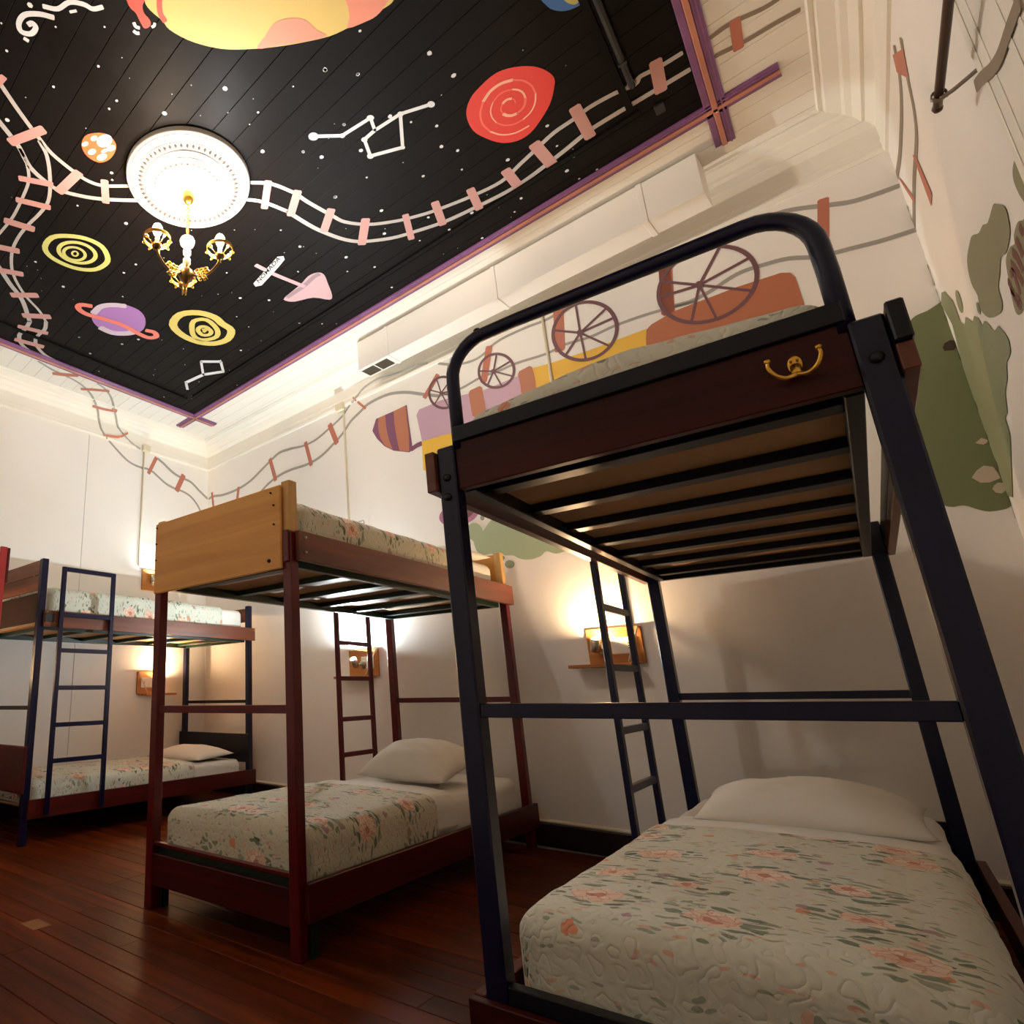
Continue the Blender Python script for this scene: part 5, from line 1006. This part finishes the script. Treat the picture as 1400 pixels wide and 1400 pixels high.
box('lower_side_board', 'board_redy', b1, -.766, -.739, 1.40, 3.50, .12, .235); box('lower_side_board', 'board_redy', b1, .134, .160, 1.40, 3.50, .12, .235)
bed_deck(b1, -.690, .085, 1.445, 3.452, .160, 'navy_dark', 5)
box('lower_rear_board', 'navy_dark', b1, -.69, .085, 3.455, 3.48, .17, .36)
hk = thing('coat_hook', 'double brass coat hook screwed to the red end board of the nearest bunk', 'hook', (.003, 1.4115, 1.428))
obj('hook_plate', sphere(.012, (0, 0, .008), .95, .16, 1.5, 16), 'brass', hk)
obj('hook_neck', tube([(0, -.001, .004), (0, -.006, -.008), (0, -.011, -.017)], .0085, 10), 'brass', hk)
for s in (-1, 1):
    arm = obj('hook_arm', tube(smooth_path([(0, -.012, -.016), (s*.016, -.018, -.021), (s*.030, -.026, -.014), (s*.038, -.030, .002), (s*.037, -.030, .014)], 5), .0045, 8, taper=[1.1-.02*k for k in range(21)]), 'brass', hk)
    obj('hook_tip', sphere(.0055, (s*.037, -.030, .016), n=10), 'brass', arm)
    obj('hook_screw', lathe([(0, 0), (.0022, 0), (0, .001)], 8), 'steel', hk, (s*.005, -.0042, .014)).rotation_euler = (math.pi/2, 0, 0)
mattress('white sheeted mattress in the upper deck of the nearest navy bunk', -.675, .07, 1.46, 3.40, 1.414, 1.566)
bedspread('floral bedspread edge on the upper deck of the nearest navy bunk', -.686, .081, 1.447, 3.30, 1.580, 1.45, 1.45, 'quilt_near', 1, bulge=.035)
mattress('white sheeted mattress in the lower deck of the nearest navy bunk', -.675, .07, 1.465, 3.40, .214, .388)
bedspread('floral quilted bedspread on the lower bed of the nearest navy bunk', -.687, .082, 1.446, 2.56, .402, .235, .240, 'quilt_near', 2)
fs = bedspread('folded white sheet above the bedspread on the nearest lower bed', -.684, .079, 2.50, 2.74, .397, .25, .40, 'sheet', 5); fs.name = 'folded_sheet'; fs['category'] = 'sheet'; del fs['group']
pillow('plump white pillow on the lower bed of the nearest navy bunk', -.265, 2.93, .428, .31, .21, .155, .02, .08, 1)
ladder('navy steel ladder hung on the side of the nearest bunk', -.782, 2.76, 3.19, .17, 1.40, [1.19, .942, .696, .48, .26], 'navy', t=.036)

# ---- middle bunk: red frame with plywood headboard
b2 = thing('bunk_bed', 'dark red bunk bed with a plywood end panel in the middle of the room', 'bunk bed', (-2.02, 1.74, 0), 'bunk beds')
QX0, QX1, QY0, QY1 = -2.466, -1.575, 1.74, 3.75
for x in (QX0, QX1-.046):
    box('post', 'redpaint', b2, x, x+.046, QY0, QY0+.048, 0, 1.485, .004); box('post', 'redpaint', b2, x, x+.046, QY1-.048, QY1, 0, 1.485, .004)
box('end_panel', 'ply', b2, -2.452, -1.612, 1.722, 1.737, 1.337, 1.682, .004)
for x in (QX0+.004, QX1-.050): box('panel_stub', 'pine', b2, x, x+.046, 1.742, 1.79, 1.486, 1.70, .003)
for x, z in ((-2.437, 1.66), (-2.437, 1.58), (-2.437, 1.50), (-1.645, 1.60), (-1.645, 1.52), (-1.66, 1.655)): bolt(b2, x, 1.722, z, r=.004, m='black')
bolt(b2, -1.675, 1.722, 1.375, r=.008, m='black')
box('corner_bracket', 'redpaint', b2, -1.611, -1.58, 1.730, 1.739, 1.36, 1.49, .004)
for x0, x1 in ((-2.490, -2.467), (-1.574, -1.551)): box('side_board', 'board_brown', b2, x0, x1, 1.765, 3.765, 1.368, 1.487)
for z in (1.40, 1.46): bolt(b2, -1.551, 1.80, z, '+x', .006, 'screw')
box('end_board', 'ply', b2, -2.42, -1.621, 3.708, 3.728, 1.44, 1.69)
for x in (QX0+.004, QX1-.050): box('panel_stub', 'pine', b2, x, x+.046, 3.702, 3.745, 1.486, 1.70, .003)
bed_deck(b2, -2.420, -1.621, 1.79, 3.70, 1.355, 'green_frame', 6)
for y in (QY0+.008, QY1-.036): box('cross_bar', 'redpaint', b2, -2.420, -1.621, y, y+.028, .793, .824)
box('lower_end_board', 'board_red', b2, -2.420, -1.621, 1.746, 1.768, .095, .215)
box('lower_end_rail', 'redpaint', b2, -2.420, -1.621, 1.748, 1.77, .247, .262)
box('lower_end_liner', 'green_frame', b2, -2.420, -1.621, 1.771, 1.784, .13, .246)
for x0, x1 in ((-2.490, -2.467), (-1.574, -1.551)): box('lower_side_board', 'board_redy', b2, x0, x1, 1.765, 3.765, .115, .236)
for x in (QX0+.012, QX1-.034): box('leg_backing', 'green_frame', b2, x+.02, x+.045, 1.789, 1.83, 0, .112)
bed_deck(b2, -2.420, -1.621, 1.79, 3.70, .150, 'green_frame', 5)
mattress('white sheeted mattress in the upper deck of the red bunk', -2.41, -1.63, 1.81, 3.68, 1.41, 1.62)
bedspread('floral bedspread on the upper deck of the red bunk', -2.416, -1.596, 1.80, 3.20, 1.632, 1.45, 1.46, 'quilt_mid', 3, bulge=.03)
pillow('white pillow on the upper deck of the red bunk', -1.95, 3.44, 1.655, .34, .2, .12, .05, .05, 4)
mattress('white sheeted mattress in the lower deck of the red bunk', -2.41, -1.62, 1.80, 3.68, .205, .372)
bedspread('floral quilted bedspread on the lower bed of the red bunk', -2.418, -1.590, 1.792, 2.72, .392, .215, .225, 'quilt_mid', 6)
fs = bedspread('folded white sheet above the bedspread on the lower red bunk', -2.414, -1.594, 2.66, 2.90, .388, .24, .39, 'sheet', 8); fs.name = 'folded_sheet'; fs['category'] = 'sheet'; del fs['group']
pillow('plump white pillow standing on the lower bed of the red bunk', -1.945, 3.17, .468, .285, .21, .19, -.08, .24, 6)
ladder('dark red steel ladder hung on the side of the red bunk', -2.506, 3.18, 3.565, .24, 1.385, [1.18, .955, .705, .494], 'redpaint', t=.03)

# ---- far bunk: blue frame along the left wall
b3 = thing('bunk_bed', 'blue framed bunk bed with brown boards in the far left corner', 'bunk bed', (-4.46, 1.90, 0), 'bunk beds')
SX0, SX1, SY0, SY1 = -4.925, -4.0, 1.90, 3.88
for x in (SX0, SX1-.046):
    box('post', 'navy', b3, x, x+.046, SY0, SY0+.046, 0, 1.795, .004); box('post', 'navy', b3, x, x+.046, SY1-.046, SY1, 0, 1.64, .004)
box('end_board', 'board_brownx', b3, -4.879, -4.046, 1.905, 1.927, 1.688, 1.79); box('end_board', 'board_brownx', b3, -4.879, -4.046, 1.905, 1.927, 1.585, 1.685)
box('end_board', 'board_brownx', b3, -4.879, -4.046, 3.850, 3.872, 1.50, 1.62)
o = obj('bolt', lathe([(0, 0), (.006, 0), (.004, .004), (0, .005)], 10), 'brass', b3, tuple(Vector((-4.12, 1.905, 1.685))-b3.location)); o.rotation_euler = (math.pi/2, 0, 0)
box('side_board', 'board_brown', b3, -4.948, -4.926, 1.93, 3.895, 1.330, 1.440); box('side_board', 'board_brown', b3, -3.999, -3.977, 1.93, 3.895, 1.330, 1.440)
br = box('latch_plate', 'black', b3, -3.977, -3.972, 1.935, 2.0, 1.365, 1.42); 
for y, z in ((1.945, 1.43), (2.01, 1.355), (1.94, 1.36), (3.875, 1.42)): bolt(b3, -3.977, y, z, '+x', .0045, 'brass')
bed_deck(b3, -4.878, -4.047, 1.948, 3.832, 1.318, 'green_frame', 6)
for y in (SY0+.008, SY1-.036): box('cross_bar', 'navy_dark', b3, -4.879, -4.046, y, y+.028, .800, .826)
box('lower_head_board', 'navy_dark', b3, -4.93, -3.985, 3.812, 3.832, .32, .548, .004)
box('lower_foot_board', 'board_redy', b3, -4.93, -3.985, 1.877, 1.899, .30, .58, .004)
box('lower_side_board', 'board_redy', b3, -4.948, -4.926, 1.93, 3.895, .150, .262); box('lower_side_board', 'board_redy', b3, -3.999, -3.977, 1.93, 3.895, .150, .262)
for x in (SX0+.01, SX1-.036): box('leg_backing', 'green_frame', b3, x, x+.03, 3.80, 3.832, 0, .15)
bed_deck(b3, -4.878, -4.047, 1.948, 3.81, .165, 'green_frame', 5)
mattress('white sheeted mattress in the upper deck of the far blue bunk', -4.868, -4.058, 1.97, 3.82, 1.373, 1.60)
box('mattress_cover', 'blackmattress', None, -4.87, -4.05, 1.952, 1.966, 1.375, 1.58, .005)
tag(bpy.data.objects['mattress_cover'], 'dark brown mattress cover end on the upper far blue bunk', 'mattress cover')
bedspread('pale floral bedspread on the upper deck of the far blue bunk', -4.874, -4.030, 1.985, 3.55, 1.612, 1.40, 1.42, 'quilt_far', 9, bulge=.02)
mattress('white sheeted mattress in the lower deck of the far blue bunk', -4.868, -4.058, 1.97, 3.80, .220, .345)
bedspread('pale floral bedspread on the lower bed of the far blue bunk', -4.874, -4.030, 1.960, 3.28, .360, .24, .24, 'quilt_far', 10)
pillow('white pillow on the lower bed of the far blue bunk', -4.40, 3.52, .385, .34, .2, .115, .03, .06, 9)
ladder('blue steel ladder with five rungs standing at the far left bunk', -3.958, 2.025, 2.44, .165, 1.745, [1.417, 1.178, .935, .702, .482], 'navy', top=True, t=.03)

# ---- bunk at the left edge: red posts, mostly outside the picture
b4 = thing('bunk_bed', 'bright red bunk bed whose post top shows at the left edge', 'bunk bed', (-4.46, -.32, 0), 'bunk beds')
UX0, UX1, UY0, UY1 = -4.925, -4.0, -.32, 1.675
for x in (UX0, UX1-.05):
    box('post', 'redbright', b4, x, x+.05, UY0, UY0+.046, 0, 1.60, .004); box('post', 'redbright', b4, x, x+.05, UY1-.064, UY1-.018, 0, 1.832, .004)
    box('post_facing', 'board_redy', b4, x+.002, x+.048, UY1-.017, UY1, 1.60, 1.828, .002)
box('end_board', 'board_brownx', b4, -4.875, -4.05, UY1-.055, UY1-.035, 1.46, 1.58)
for x0, x1 in ((-4.948, -4.926), (-3.999, -3.977)):
    box('side_board', 'board_brown', b4, x0, x1, -.30, 1.60, 1.33, 1.44); box('lower_side_board', 'board_redy', b4, x0, x1, -.30, 1.60, .13, .25)
bed_deck(b4, -4.878, -4.047, -.27, 1.60, 1.318, 'green_frame', 6); bed_deck(b4, -4.878, -4.047, -.27, 1.60, .15, 'green_frame', 5)
for y in (UY0+.008, UY1-.05): box('cross_bar', 'redbright', b4, -4.875, -4.05, y, y+.028, .80, .826)

# ---- thin wire brackets on the walls and a patched spot in the floor
def wire(label, pts):
    t = thing('wire_bracket', label, 'bracket', pts[0], 'thin wire wall brackets')
    P0 = Vector(pts[0])
    obj('bent_wire', tube([Vector(p)-P0 for p in pts], .003, 6), 'bracket', t)
    for p in (pts[0], pts[-1]): obj('wire_plate', sphere(.006, tuple(Vector(p)-P0), n=8), 'bracket', t)
wire('thin bent wire bracket on the back wall above the red bunk mattress', [bw(-2.86, 2.19, .006), bw(-2.85, 2.19, .05), bw(-2.74, 2.188, .05), bw(-2.735, 2.18, .05), bw(-2.735, 2.13, .05), bw(-2.735, 2.12, .006)])
wire('thin wire bracket on the left wall above the upper reading light', [(XL+.006, 3.35, 2.205), (XL+.03, 3.355, 2.207), (XL+.03, 3.49, 2.203), (XL+.006, 3.50, 2.203)])
obj('floor_patch', boxm(-2.69, -2.575, 1.312, 1.386, -.001, .0012, .0006), 'boxwood0', fl)
